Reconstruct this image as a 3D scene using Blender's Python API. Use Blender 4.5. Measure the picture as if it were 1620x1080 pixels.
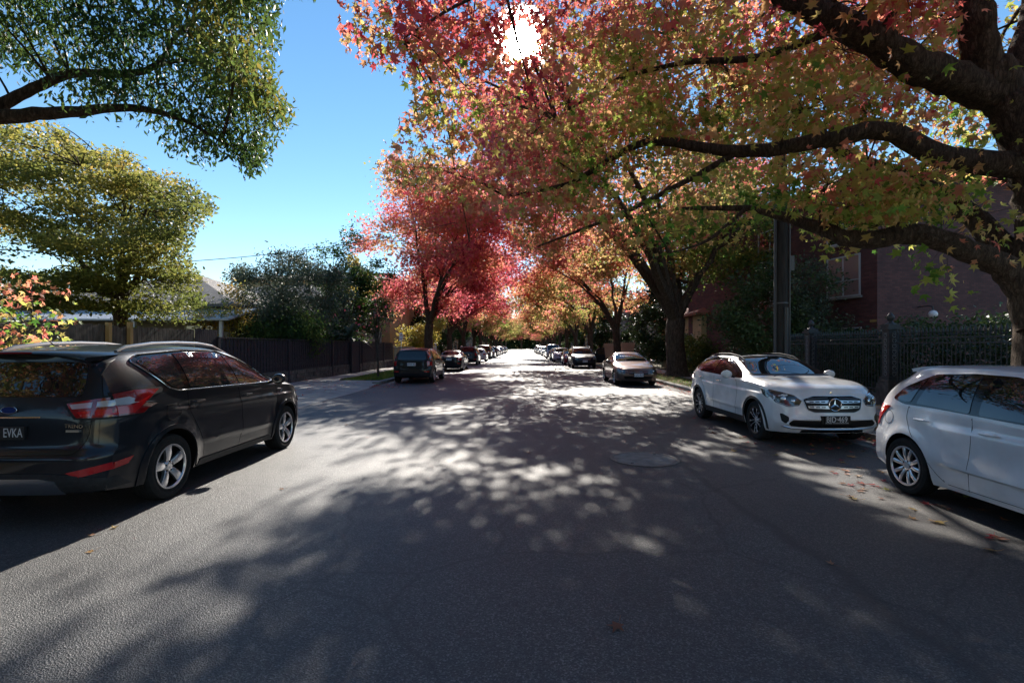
import bpy, bmesh, math, random
import numpy as np
from mathutils import Vector, Matrix
from mathutils.bvhtree import BVHTree
from mathutils.geometry import delaunay_2d_cdt
R = math.radians
SC = bpy.context.scene
for o in list(bpy.data.objects): bpy.data.objects.remove(o)
# ------------------------------------------------------------------ camera
CAM_H = 1.65
F = 800.0                      # focal length in pixels of the 1620 px wide frame
cam_d = bpy.data.cameras.new('camera')
cam_d.sensor_width = 36.0; cam_d.lens = F/1620*36.0
cam_d.shift_x = -15/1620; cam_d.shift_y = 8/1620
cam_d.clip_start = 0.05; cam_d.clip_end = 6000
cam = bpy.data.objects.new('camera', cam_d); SC.collection.objects.link(cam)
cam.location = (0, 0, CAM_H); cam.rotation_euler = (R(90), 0, 0)
SC.camera = cam
def at(px, py, Y):             # photo pixel + distance -> point in the world
    return Vector(((px-825)/F*Y, Y, CAM_H-(py-548)/F*Y))
# ------------------------------------------------------------------ sky and sun
SUN_EL = 31.1
wd = bpy.data.worlds.new('World'); SC.world = wd; wd.use_nodes = True
nt = wd.node_tree; nt.nodes.clear()
wo = nt.nodes.new('ShaderNodeOutputWorld'); bg = nt.nodes.new('ShaderNodeBackground')
sky = nt.nodes.new('ShaderNodeTexSky'); sky.sky_type = 'NISHITA'; sky.sun_disc = False
sky.sun_elevation = R(SUN_EL); sky.sun_rotation = 0.0
sky.air_density = 1.0; sky.dust_density = 0.0; sky.ozone_density = 1.5; sky.altitude = 50
bg.inputs['Strength'].default_value = 0.098
# the bright aureole of the sun itself, a few degrees wide
geo = nt.nodes.new('ShaderNodeTexCoord')
dot = nt.nodes.new('ShaderNodeVectorMath'); dot.operation = 'DOT_PRODUCT'
dot.inputs[1].default_value = (0, math.cos(R(SUN_EL)), math.sin(R(SUN_EL)))
nt.links.new(geo.outputs['Generated'], dot.inputs[0])
mr = nt.nodes.new('ShaderNodeMapRange'); mr.interpolation_type = 'LINEAR'
mr.inputs[1].default_value = math.cos(R(3.3)); mr.inputs[2].default_value = 1.0
nt.links.new(dot.outputs['Value'], mr.inputs[0])
pw = nt.nodes.new('ShaderNodeMath'); pw.operation = 'POWER'; pw.inputs[1].default_value = 2.4
nt.links.new(mr.outputs[0], pw.inputs[0])
ml = nt.nodes.new('ShaderNodeMath'); ml.operation = 'MULTIPLY'; ml.inputs[1].default_value = 900.0
nt.links.new(pw.outputs[0], ml.inputs[0])
cmb = nt.nodes.new('ShaderNodeVectorMath'); cmb.operation = 'SCALE'; cmb.inputs[0].default_value = (1, .95, .85)
nt.links.new(ml.outputs[0], cmb.inputs['Scale'])
add = nt.nodes.new('ShaderNodeVectorMath'); add.operation = 'ADD'
hsv = nt.nodes.new('ShaderNodeHueSaturation'); hsv.inputs['Saturation'].default_value = 1.18; hsv.inputs['Hue'].default_value = .495; hsv.inputs['Value'].default_value = 1.08
nt.links.new(sky.outputs[0], hsv.inputs['Color']); nt.links.new(hsv.outputs[0], add.inputs[0]); nt.links.new(cmb.outputs[0], add.inputs[1])
nt.links.new(add.outputs[0], bg.inputs[0]); nt.links.new(bg.outputs[0], wo.inputs[0])
sd = bpy.data.lights.new('sun', 'SUN'); sd.energy = 5.0; sd.angle = R(0.53); sd.color = (1, .93, .83)
sun = bpy.data.objects.new('sun', sd); SC.collection.objects.link(sun)
sun.rotation_euler = (R(-(90-SUN_EL)), 0, 0)          # light comes from +Y, 31 degrees up
SC.view_settings.view_transform = 'Standard'; SC.view_settings.look = 'None'
SC.view_settings.exposure = 0.8; SC.view_settings.gamma = 1.0
SC.view_settings.use_curve_mapping = False
SC.cycles.max_bounces = 8; SC.cycles.diffuse_bounces = 3; SC.cycles.glossy_bounces = 3
SC.cycles.transmission_bounces = 5; SC.cycles.transparent_max_bounces = 6
SC.cycles.sample_clamp_indirect = 6.0
SC.cycles.caustics_reflective = False; SC.cycles.caustics_refractive = False
try:
    SC.cycles.use_denoising = True
except Exception: pass
# ------------------------------------------------------------------ helpers
COL = SC.collection
rnd = random.Random(7)
def link(name, me, mats=(), parent=None, smooth=False, kind=None):
    o = bpy.data.objects.new(name, me); COL.objects.link(o)
    if me is not None and mats:
        for m in (mats if isinstance(mats, (list, tuple)) else [mats]): me.materials.append(m)
    if parent: o.parent = parent
    if smooth and me: me.polygons.foreach_set('use_smooth', [True]*len(me.polygons))
    if kind: o['kind'] = kind
    return o
def tag(o, label=None, cat=None, group=None, kind=None):
    if label: o['label'] = label
    if cat: o['category'] = cat
    if group: o['group'] = group
    if kind: o['kind'] = kind
    return o
def empty(name, loc=(0,0,0), rz=0, label=None, cat=None, group=None, parent=None):
    o = bpy.data.objects.new(name, None); COL.objects.link(o); o.location = loc; o.rotation_euler = (0,0,rz)
    o.empty_display_size = .2
    if parent: o.parent = parent
    return tag(o, label, cat, group)
class MB:                      # collects shapes, built as ONE mesh object
    def __init__(s): s.v=[]; s.f=[]; s.mi=[]
    def add(s, vs, fs, mi=0):
        n=len(s.v); s.v += [tuple(v) for v in vs]; s.f += [tuple(i+n for i in f) for f in fs]; s.mi += [mi]*len(fs)
    def box(s, x0,x1,y0,y1,z0,z1, mi=0, M=None):
        vs=[Vector((x,y,z)) for z in (z0,z1) for y in (y0,y1) for x in (x0,x1)]
        if M is not None: vs=[M@v for v in vs]
        s.add(vs, [(0,2,3,1),(4,5,7,6),(0,1,5,4),(1,3,7,5),(3,2,6,7),(2,0,4,6)], mi)
    def tube(s, pts, rad, n=6, mi=0, cap=True):
        pts=[Vector(p) for p in pts]
        if len(pts)<2: return
        if not isinstance(rad,(list,tuple)): rad=[rad]*len(pts)
        while len(rad)<len(pts): rad=list(rad)+[rad[-1]]
        up=None; rings=[]
        for i,p in enumerate(pts):
            d=(pts[min(i+1,len(pts)-1)]-pts[max(i-1,0)])
            if d.length<1e-9: d=Vector((0,0,1))
            d.normalize()
            if up is None: up = Vector((0,0,1)) if abs(d.z)<.9 else Vector((1,0,0))
            a=d.cross(up)
            if a.length<1e-6: a=d.cross(Vector((1,0.3,0)))
            a.normalize(); b=a.cross(d).normalized(); up=b
            rings.append([p+(a*math.cos(2*math.pi*k/n)+b*math.sin(2*math.pi*k/n))*rad[i] for k in range(n)])
        vs=[v for r in rings for v in r]; fs=[]
        for i in range(len(rings)-1):
            for k in range(n):
                a0=i*n+k; a1=i*n+(k+1)%n
                fs.append((a0,a1,a1+n,a0+n))
        if cap: fs.append(tuple(range(n-1,-1,-1))); fs.append(tuple(range((len(rings)-1)*n,len(rings)*n)))
        s.add(vs,fs,mi)
    def lathe(s, prof, n=32, axis='z', M=None, mi=0, closed=False):   # prof: (r, h)
        vs=[]
        for r,h in prof:
            for k in range(n):
                c,q=math.cos(2*math.pi*k/n)*r, math.sin(2*math.pi*k/n)*r
                v={'z':Vector((c,q,h)),'y':Vector((c,h,q)),'x':Vector((h,c,q))}[axis]
                vs.append(M@v if M is not None else v)
        fs=[]; m=len(prof)
        for i in range(m if closed else m-1):
            j=(i+1)%m
            for k in range(n): fs.append((i*n+k,i*n+(k+1)%n,j*n+(k+1)%n,j*n+k))
        s.add(vs,fs,mi)
    def build(s, name, mats, parent=None, smooth=False, fixn=True):
        me=bpy.data.meshes.new(name); me.from_pydata(s.v,[],s.f); me.update()
        if fixn:
            bm=bmesh.new(); bm.from_mesh(me); bmesh.ops.recalc_face_normals(bm,faces=bm.faces); bm.to_mesh(me); bm.free()
        if any(s.mi): me.polygons.foreach_set('material_index', s.mi)
        o=link(name,me,mats,parent,smooth)
        if smooth: sharp(me, 42)
        return o
def sharp(me, deg):
    try: me.set_sharp_from_angle(angle=R(deg))
    except Exception: pass
# ------------------------------------------------------------------ materials
def newmat(name):
    m=bpy.data.materials.new(name); m.use_nodes=True
    return m, m.node_tree, m.node_tree.nodes['Principled BSDF']
def pm(name, col, rough=.5, metal=0, spec=.5, coat=0, ior=None, emit=None):
    m,t,b=newmat(name)
    b.inputs['Base Color'].default_value=(*col,1); b.inputs['Roughness'].default_value=rough
    b.inputs['Metallic'].default_value=metal; b.inputs['Specular IOR Level'].default_value=spec
    b.inputs['Coat Weight'].default_value=coat; b.inputs['Coat Roughness'].default_value=.03
    if ior: b.inputs['IOR'].default_value=ior
    return m
def N(t, kind, **kw):
    n=t.nodes.new(kind)
    for k,v in kw.items():
        if k.startswith('i_'): 
            key=k[2:]; key=int(key) if key.isdigit() else key
            n.inputs[key].default_value=v
        else: setattr(n,k,v)
    return n
def ramp(t, stops, interp='LINEAR'):
    n=t.nodes.new('ShaderNodeValToRGB'); cr=n.color_ramp; cr.interpolation=interp
    while len(cr.elements)<len(stops): cr.elements.new(.5)
    for e,(p,c) in zip(cr.elements,stops): e.position=p; e.color=(*c,1) if len(c)==3 else c
    return n
def noisy(name, stops, scale=4, rough=.8, bump=0, bscale=None, detail=6, coords='Object', spec=.3, stretch=None, bdist=.02, dist=0):
    m,t,b=newmat(name)
    tc=N(t,'ShaderNodeTexCoord'); src=tc.outputs[coords]
    if stretch:
        mp=N(t,'ShaderNodeMapping'); mp.inputs['Scale'].default_value=stretch; t.links.new(src,mp.inputs[0]); src=mp.outputs[0]
    n=N(t,'ShaderNodeTexNoise',i_Scale=scale,i_Detail=detail,i_Distortion=dist); t.links.new(src,n.inputs['Vector'])
    r=ramp(t,stops); t.links.new(n.outputs['Fac'],r.inputs[0]); t.links.new(r.outputs[0],b.inputs['Base Color'])
    b.inputs['Roughness'].default_value=rough; b.inputs['Specular IOR Level'].default_value=spec
    if bump:
        n2=N(t,'ShaderNodeTexNoise',i_Scale=bscale or scale*4,i_Detail=detail); t.links.new(src,n2.inputs['Vector'])
        bp=N(t,'ShaderNodeBump',i_Strength=bump,i_Distance=bdist); t.links.new(n2.outputs['Fac'],bp.inputs['Height'])
        t.links.new(bp.outputs[0],b.inputs['Normal'])
    return m
def text_mesh(body, size, parent, mat, M, name='lettering', extrude=.001, align='CENTER', shear=0, space=1.0, sx=1):
    cu=bpy.data.curves.new('t','FONT'); cu.body=body; cu.size=size; cu.extrude=extrude; cu.align_x=align; cu.align_y='CENTER'
    cu.shear=shear; cu.space_character=space; cu.resolution_u=3
    ob=bpy.data.objects.new('t',cu); COL.objects.link(ob)
    dg=bpy.context.evaluated_depsgraph_get(); me=bpy.data.meshes.new_from_object(ob.evaluated_get(dg))
    bpy.data.objects.remove(ob); bpy.data.curves.remove(cu)
    me.transform(M@Matrix.Diagonal((sx,1,1,1))); me.materials.clear()
    return link(name,me,mat,parent)
# ------------------------------------------------------------------ cars
def paint(name, col, metal=.4, rough=.35, coat=1.0, flake=0.0):
    m,t,b=newmat(name)
    n=N(t,'ShaderNodeTexNoise',i_Scale=3.0,i_Detail=5.0); tc=N(t,'ShaderNodeTexCoord'); t.links.new(tc.outputs['Object'],n.inputs['Vector'])
    d=tuple(c*.86 for c in col); u=tuple(min(1,c*1.08) for c in col)
    r=ramp(t,[(.35,d),(.65,u)]); t.links.new(n.outputs['Fac'],r.inputs[0]); t.links.new(r.outputs[0],b.inputs['Base Color'])
    b.inputs['Roughness'].default_value=rough; b.inputs['Metallic'].default_value=metal
    b.inputs['Coat Weight'].default_value=coat if sum(col)>.2 else .55; b.inputs['Coat Roughness'].default_value=.04
    if sum(col)<.2: b.inputs['Specular IOR Level'].default_value=.12
    # road dust dulls the clear coat a little, in patches
    n2=N(t,'ShaderNodeTexNoise',i_Scale=9.0,i_Detail=6.0); t.links.new(tc.outputs['Object'],n2.inputs['Vector'])
    r2=ramp(t,[(.4,(.03,)*3),(.75,(.12,)*3)]); t.links.new(n2.outputs['Fac'],r2.inputs[0]); t.links.new(r2.outputs[0],b.inputs['Coat Roughness'])
    return m
M_glass=pm('car_glass',(.008,.01,.012),.02,0,.7,ior=1.6)
M_black=pm('black_plastic',(.008,.008,.009),.35,spec=.25)
M_pillar=pm('pillar_black',(.004,.004,.005),.06,spec=.5)
M_gap=pm('panel_gap',(.004,.004,.004),.9,spec=.1)
M_clad=noisy('grey_cladding',[(.3,(.02,.02,.021)),(.7,(.035,.035,.037))],30,.6)
M_chrome=pm('chrome',(.75,.75,.76),.12,1)
M_satin=pm('satin_silver',(.55,.56,.58),.3,1)
M_rimsilver=pm('alloy_silver',(.62,.63,.66),.28,.85)
M_rimdark=pm('alloy_dark',(.015,.015,.016),.3,.4)
M_tyre=noisy('tyre_rubber',[(.3,(.012,.012,.012)),(.7,(.025,.024,.023))],14,.85)
M_under=pm('underbody',(.006,.006,.006),.95,spec=.1)
M_disc=pm('brake_disc',(.03,.03,.03),.6,.5)
M_redlens=pm('red_lens',(.5,.008,.01),.12,0,.6,coat=1)
M_reddark=pm('dark_red_lens',(.22,.004,.006),.12,0,.6,coat=1)
M_clearlens=pm('clear_lens',(.42,.42,.45),.2,.3,.6,coat=1)
M_headlens=pm('head_lamp_lens',(.05,.055,.06),.05,.2,.9,coat=1)
M_lamp=pm('lamp_reflector',(.75,.77,.8),.1,.9)
M_amber=pm('amber_lens',(.7,.22,.02),.2)
M_platew=pm('plate_white',(.7,.72,.75),.5)
M_plateb=pm('plate_black',(.01,.01,.012),.5)
M_ink=pm('plate_ink',(.02,.04,.12),.5)
M_white=pm('white_lettering',(.6,.6,.6),.5)
def lerp_tab(tab, x):
    xs=[p[0] for p in tab]; ys=[p[1] for p in tab]
    return float(np.interp(x,xs,ys))
def smooth_tab(tab):           # monotone-ish cubic through the points, returned as a dense table
    xs=np.array([p[0] for p in tab],float); ys=np.array([p[1] for p in tab],float)
    if len(xs)<3: return tab
    h=np.diff(xs); d=np.diff(ys)/h; m=np.zeros(len(xs)); m[0]=d[0]; m[-1]=d[-1]
    for i in range(1,len(xs)-1):
        m[i]=0 if d[i-1]*d[i]<=0 else 2*d[i-1]*d[i]/(d[i-1]+d[i])
    out=[]
    for i in range(len(xs)-1):
        for k in range(12):
            t=k/12; t2=t*t; t3=t2*t
            out.append((xs[i]+t*h[i],(2*t3-3*t2+1)*ys[i]+(t3-2*t2+t)*h[i]*m[i]+(-2*t3+3*t2)*ys[i+1]+(t3-t2)*h[i]*m[i+1]))
    out.append((xs[-1],ys[-1])); return out
def sstep(a,b,x):
    t=min(1,max(0,(x-a)/(b-a))); return t*t*(3-2*t)
class Car:
    def __init__(s, sp, root, mpaint, detail=1):
        s.sp=sp; s.root=root; s.p=mpaint; s.detail=detail
        s.T={k:smooth_tab(sp[k]) for k in ('top','belt','sill','wide','roofw')}
        s.prof_r=smooth_tab(sp['prof_r']); s.prof_f=smooth_tab(sp['prof_f'])
        s.side=sp.get('side_prof',[(0,.93),(.12,.965),(.5,1.0),(.8,.995),(1,.965)])
        s.side=smooth_tab(s.side)
        s.make_shell()
    def section(s, x):
        sp=s.sp; T=s.T; L=sp['L']
        w=lerp_tab(T['wide'],x)/1.0; zt=lerp_tab(T['top'],x); zb0=lerp_tab(T['sill'],x); zs=min(lerp_tab(T['belt'],x),zt-.03)
        gw=lerp_tab(T['roofw'],x); zb=zb0
        for xc in (sp['xr'],sp['xf']):
            dx=abs(x-xc)
            if dx<sp['ra']: zb=max(zb,sp['zc']+math.sqrt(sp['ra']**2-dx*dx))
        NS=s.NS; NG=s.NG; M=s.M
        side=[]
        for k in range(NS):
            z=zb+(zs-zb)*k/(NS-1); t=(z-zb0)/(zs-zb0)
            y=w*lerp_tab(s.side,t)
            for xc in (sp['xr'],sp['xf']):                # flared arches
                r=math.hypot(x-xc,z-sp['zc']); d=(r-sp['ra'])
                y+=sp.get('flare',.02)*math.exp(-(d/.09)**2)*(1-sstep(.85,1,t))
            for (za,zbk,x0,x1,dep) in sp.get('crease',()):# pressed lines in the doors: a step out, fading back below
                if x0<x<x1:
                    e=sstep(x0,x0+.25,x)*(1-sstep(x1-.25,x1,x))
                    zz=za+(zbk-za)*(x-x0)/(x1-x0)
                    dz=z-zz
                    if dz>0: y-=dep*math.exp(-(dz/.11)**2)*e*sstep(0,.02,dz)
            side.append((y,z))
        yb=side[-1][0]; ze=zt-sp.get('crown',.05)*min(1,(zt-zs)/.3+.25)
        ze=max(ze,zs+.01)
        rr=min(.10,(ze-zs)*.35)
        for k in range(1,NG+1):
            t=k/NG
            z=zs+(ze-zs)*t; bulge=.035*math.sin(math.pi*t)*min(1,(ze-zs)/.35)
            y=yb+(gw-yb)*t+bulge
            if t>.8: y-= rr*.22*((t-.8)/.2)**2
            side.append((y,z))
        ye,zee=side[-1]
        bot=[(side[0][0]*u,zb) for u in s.U]
        top=[(ye*u,zee+(zt-zee)*(1-abs(u)**2.4)) for u in s.U]
        return side,bot,top
    def warp(s, x,y,z,w):
        sp=s.sp; L=sp['L']; a=min(1,abs(y)/w)
        if x<sp['ro']:
            wt=1-sstep(0,sp['ro'],x)
            wt=(1-x/sp['ro'])**1.5
            x=x+wt*(sp['pr'][0]*a**2+sp['pr'][1]*a**9+lerp_tab(s.prof_r,z))
        elif x>L-sp['fo']:
            d=(x-(L-sp['fo']))/sp['fo']; wt=d**1.5
            x=x-wt*(sp['pf'][0]*a**2+sp['pf'][1]*a**9+lerp_tab(s.prof_f,z))
        return x,y,z
    def make_shell(s):
        sp=s.sp; L=sp['L']; hi=s.detail
        s.NS=32 if hi else 10; s.NG=12 if hi else 5; s.M=20 if hi else 10
        s.U=[-math.cos(math.pi*k/s.M) if False else (-1+2*k/s.M) for k in range(s.M+1)]
        st=set()
        n=70 if hi else 34
        for k in range(n+1): st.add(round(L*k/n,4))
        for k in range(9): st.add(round(.3*(k/8)**2,4)); st.add(round(L-.3*(k/8)**2,4))
        for xc in (sp['xr'],sp['xf']):
            m=22 if hi else 12
            for k in range(m+1): st.add(round(xc-sp['ra']*math.cos(math.pi*k/m),4))
            st.add(round(xc-sp['ra']-.003,4)); st.add(round(xc+sp['ra']+.003,4))
        st=sorted(st); 
        keep=[st[0]]
        for x in st[1:]:
            if x-keep[-1]>.0025: keep.append(x)
        st=keep
        NSg=s.NS+s.NG; M=s.M; vs=[]; rings=[]
        for x in st:
            side,bot,top=s.section(x); w=max(p[0] for p in side)
            ring=[]
            for (y,z) in bot[:-1]: ring.append((-0+y,z))                      # left(-) to right(+) along the bottom
            for (y,z) in side[:-1]: ring.append((y,z))
            for (y,z) in reversed(top[1:]): ring.append((y,z))
            for (y,z) in reversed(side[1:]): ring.append((-y,z))
            idx=[]
            for (y,z) in ring:
                idx.append(len(vs)); vs.append(s.warp(x,y,z,w))
            rings.append((x,idx,side,bot,top,w))
        fs=[]; mi=[]
        n=len(rings[0][1])
        for a in range(len(rings)-1):
            A=rings[a][1]; B=rings[a+1][1]
            for k in range(n):
                fs.append((A[k],B[k],B[(k+1)%n],A[(k+1)%n])); mi.append(1 if k<M else 0)
        for which in (0,-1):
            x,idx,side,bot,top,w=rings[which]
            grid=[[None]*(M+1) for _ in range(NSg)]
            # boundary indices
            for j in range(M+1): grid[0][j]=idx[j] if j<M else idx[M]
            for i in range(NSg): grid[i][M]=idx[M+i] 
            for j in range(M,-1,-1): grid[NSg-1][j]=idx[(M+(NSg-1)+(M-j))%n]
            for i in range(NSg-1,0,-1): grid[i][0]=idx[(M+(NSg-1)+M+(NSg-1-i))%n]
            for i in range(1,NSg-1):
                y,z=side[i]; v=(z-side[0][1])/(side[-1][1]-side[0][1])
                for j in range(1,M):
                    u=s.U[j]; zz=z+v*v*(top[j][1]-side[-1][1])
                    grid[i][j]=len(vs); vs.append(s.warp(x,y*u,zz,w))
            for i in range(NSg-1):
                for j in range(M):
                    q=(grid[i][j],grid[i][j+1],grid[i+1][j+1],grid[i+1][j])
                    fs.append(q if which==-1 else q[::-1]); mi.append(0)
        me=bpy.data.meshes.new('body'); me.from_pydata(vs,[],fs); me.update()
        me.polygons.foreach_set('material_index',mi)
        bm=bmesh.new(); bm.from_mesh(me); bmesh.ops.remove_doubles(bm,verts=bm.verts,dist=1e-5)
        bmesh.ops.recalc_face_normals(bm,faces=bm.faces); bm.to_mesh(me)
        s.bvh=BVHTree.FromBMesh(bm); bm.free()
        s.body=link('body',me,[s.p,M_under],s.root,smooth=True); sharp(me,38)
        u=MB(); wm=lerp_tab(s.T['wide'],L/2)
        u.box(.45,L-.5,-wm+.30,wm-.30,sp['sillz']-.03,sp['zc']+sp['ra']+.04)
        u.box(.18,L-.25,-wm+.18,wm-.18,sp['sillz']+.05,sp['sillz']+.2)
        u.build('underbody',M_under,s.root)
    # ---- projection of a flat point onto the shell
    def hit(s, axis, a, b, sgn=1):
        if axis=='side': o=Vector((a,3*sgn,b)); d=Vector((0,-sgn,0))
        elif axis=='rear': o=Vector((-2,a,b)); d=Vector((1,0,0))
        elif axis=='front': o=Vector((s.sp['L']+2,a,b)); d=Vector((-1,0,0))
        else: o=Vector((a,b,4)); d=Vector((0,0,-1))
        h=s.bvh.ray_cast(o,d)
        if h[0] is None:
            q=o+d*(3-.8 if axis=='side' else 2); h=s.bvh.find_nearest(q)
            return h[0],h[1]
        nrm=h[1]
        if nrm.dot(d)>0: nrm=-nrm
        return h[0],nrm
    def panel(s, name, poly, axis, mat, off=.004, sgn=1, grid=.045, parent=None, rounding=0, skirt=.012, smoothn=3):
        poly=round_poly(poly,rounding) if rounding else poly
        P=[Vector(p) for p in poly]
        # densify outline
        pts=[]
        for i in range(len(P)):
            a=P[i]; b=P[(i+1)%len(P)]; k=max(1,int((b-a).length/(grid*.8)))
            for q in range(k): pts.append(a.lerp(b,q/k))
        nb=len(pts); xs=[p.x for p in pts]; ys=[p.y for p in pts]
        x=min(xs)+grid/2
        inside=[]
        while x<max(xs):
            y=min(ys)+grid/2
            while y<max(ys):
                if pin(x,y,P) and all((Vector((x,y))-q).length>grid*.45 for q in pts): inside.append(Vector((x,y)))
                y+=grid
            x+=grid
        V=pts+inside
        ov,oe,of,_,_,_=delaunay_2d_cdt(V,[(i,(i+1)%nb) for i in range(nb)],[list(range(nb))],1,1e-6)
        vs=[];nr=[]
        for v in ov:
            h,nn=s.hit(axis,v.x,v.y,sgn); vs.append(h); nr.append(nn)
        vs=[v+nn*off for v,nn in zip(vs,nr)]
        me=bpy.data.meshes.new(name)
        bm=bmesh.new(); bv=[bm.verts.new(v) for v in vs]
        for f in of:
            try: bm.faces.new([bv[i] for i in f])
            except ValueError: pass
        d={'side':Vector((0,sgn,0)),'rear':Vector((-1,0,0)),'front':Vector((1,0,0)),'top':Vector((0,0,1))}[axis]
        bm.faces.ensure_lookup_table(); bm.normal_update()
        for f in bm.faces:
            if f.normal.dot(d)<0: f.normal_flip()
        if skirt:
            be=[e for e in bm.edges if e.is_boundary]
            r=bmesh.ops.extrude_edge_only(bm,edges=be)
            for v in r['geom']:
                if isinstance(v,bmesh.types.BMVert): v.co-=d*skirt
        bm.to_mesh(me); bm.free()
        o=link(name,me,mat,parent or s.root,smooth=True); sharp(me,50); return o
    def strip(s, name, line, axis, mat, rad=.006, off=0., sgn=1, closed=False, parent=None, n=6, step=.05, rounding=0, mb=None, flat=None):
        if rounding: line=round_poly(line,rounding)
        P=[Vector(p) for p in line]
        if closed: P=P+[P[0]]
        pts=[]
        for a,b in zip(P,P[1:]):
            k=max(1,int((b-a).length/step))
            for q in range(k): pts.append(a.lerp(b,q/k))
        pts.append(P[-1]); out=[]
        for p in pts:
            h,nn=s.hit(axis,p.x,p.y,sgn); out.append(h+nn*off)
        own=mb is None
        mb=mb or MB(); mb.tube(out,rad,n)
        if own: return mb.build(name,mat,parent or s.root,smooth=True)
def round_poly(poly, r, n=4):
    out=[]; m=len(poly)
    for i in range(m):
        p=Vector(poly[i]); a=Vector(poly[i-1]); b=Vector(poly[(i+1)%m])
        da=(a-p); db=(b-p); k=min(r,da.length*.45,db.length*.45)
        A=p+da.normalized()*k; B=p+db.normalized()*k
        for q in range(n+1):
            t=q/n; out.append(tuple(A*(1-t)**2+p*2*t*(1-t)+B*t*t))
    return out
def pin(x,y,P):
    c=False; j=len(P)-1
    for i in range(len(P)):
        if (P[i].y>y)!=(P[j].y>y) and x<(P[j].x-P[i].x)*(y-P[i].y)/(P[j].y-P[i].y)+P[i].x: c=not c
        j=i
    return c
WHEELS={}
def wheel(root, x, y, zc, Rt, Rr, style, sgn, width=.225, low=False):
    """sgn=+1: outer face looks to +y"""
    key=(round(Rt,3),round(Rr,3),style,width,low)
    if key not in WHEELS:
        w=width; tm=MB(); n=24 if low else 48
        prof=[(Rr-.01,-w*.42),(Rr+.02,-w*.5),(Rt-.04,-w*.5),(Rt-.012,-w*.44),(Rt,-w*.3)]
        for g in (-.18,0,.18):
            prof+=[(Rt,w*(g)-.004-.004),(Rt-.006,w*g-.004),(Rt-.006,w*g+.004),(Rt,w*g+.008)] if not low else []
        prof+=[(Rt,w*.3),(Rt-.012,w*.44),(Rt-.04,w*.5),(Rr+.045,w*.5),(Rr+.035,w*.47),(Rr+.02,w*.49),(Rr,w*.43)]
        tm.lathe(prof,n,'y')
        tyre=tm.build('tyre',M_tyre,None,smooth=True).data
        rm=MB(); main = 0
        rm.lathe([(Rr+.002,w*.44),(Rr+.004,w*.47),(Rr-.012,w*.475),(Rr-.02,w*.42)],n,'y',mi=1 if style=='twin' else 0); rm.lathe([(Rr-.02,w*.42),(Rr-.03,w*.2),(Rr-.035,-w*.4)],n,'y',mi=1)
        rm.lathe([(.0,w*.36),(.03,w*.38),(.055,w*.36),(.07,w*.30),(.075,w*.1)],24,'y',mi=0)
        def spoke(a0,a1,w0,w1,d0,d1,mi,h=.028,r0=.045,r1=None):
            r1=r1 or Rr-.008; vs=[]; K=6
            for k in range(K+1):
                t=k/K; rr=r0+(r1-r0)*t; a=a0+(a1-a0)*t; ww=w0+(w1-w0)*t; dd=d0+(d1-d0)*t+.012*math.sin(math.pi*t)
                c,q=math.cos(a),math.sin(a); T=Vector((-q,0,c))
                base=Vector((c*rr,dd,q*rr))
                vs+=[base-T*ww+Vector((0,-.006,0)),base-T*ww*.55,base+T*ww*.55,base+T*ww+Vector((0,-.006,0)),base+T*ww*.9-Vector((0,h+.01,0)),base-T*ww*.9-Vector((0,h+.01,0))]
            fs=[]
            for k in range(K):
                for j in range(6):
                    a_=k*6+j; b_=k*6+(j+1)%6; fs.append((a_,b_,b_+6,a_+6))
            rm.add(vs,fs,mi)
        D0,D1=w*.34,w*.42
        if style=='five':
            for k in range(5):
                a=2*math.pi*k/5+.3
                spoke(a,a,.030,.052,D0,D1,0)
        elif style=='twin':
            for k in range(5):
                a=2*math.pi*k/5+math.pi/2
                for e in (-1,1): spoke(a+e*.34,a+e*.17,.014,.012,D0,D1,1); 
                for e in (-1,1): spoke(a+e*.34,a+e*.17,.008,.006,D0+.003,D1+.004,0,h=.002)
                for e in (-1,1): spoke(a+e*.17,a+e*.30,.006,.008,D0+.012,D1+.002,0,h=.01,r0=Rr*.55)
        elif style=='ten':
            for k in range(5):
                a=2*math.pi*k/5+math.pi/2
                for e in (-1,1): spoke(a+e*.25,a+e*.29,.018,.022,D0,D1,0)
        else:
            for k in range(7):
                a=2*math.pi*k/7; spoke(a,a,.016,.022,D0,D1,0)
        if not low:
            for k in range(5):
                a=2*math.pi*k/5+math.pi/2+.2
                rm.lathe([(0,w*.385),(.009,w*.385),(.009,w*.3)],8,'y',Matrix.Translation((math.cos(a)*.053,0,math.sin(a)*.053)),mi=1)
        rim=rm.build('rim',[M_rimsilver,M_rimdark],None,smooth=True).data
        dm=MB(); dm.lathe([(0,w*.12),(Rr*.72,w*.12),(Rr*.72,w*.02),(0,w*.02)],n,'y'); 
        hub=dm.build('wheel',M_disc,None,smooth=True).data
        for nm in (tyre,rim,hub):
            for o in [o for o in bpy.data.objects if o.data is nm]: bpy.data.objects.remove(o)
        WHEELS[key]=(tyre,rim,hub)
    tyre,rim,hub=WHEELS[key]
    h=link('wheel',hub,(),root); h.location=(x,y-sgn*width*.5,zc); h.rotation_euler=(0,rnd.uniform(-.6,.6) if style!='five' else 0.12,0 if sgn>0 else math.pi)
    link('tyre',tyre,(),h); link('rim',rim,(),h)
    return h
def add_wheels(c, style, yo, Rt=None, Rr=.215, width=.225, low=False):
    sp=c.sp
    for xc in (sp['xr'],sp['xf']):
        for sg in (1,-1): wheel(c.root,xc,sg*yo,Rt or sp['R'],Rt or sp['R'],Rr,style,sg,width,low)
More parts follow.
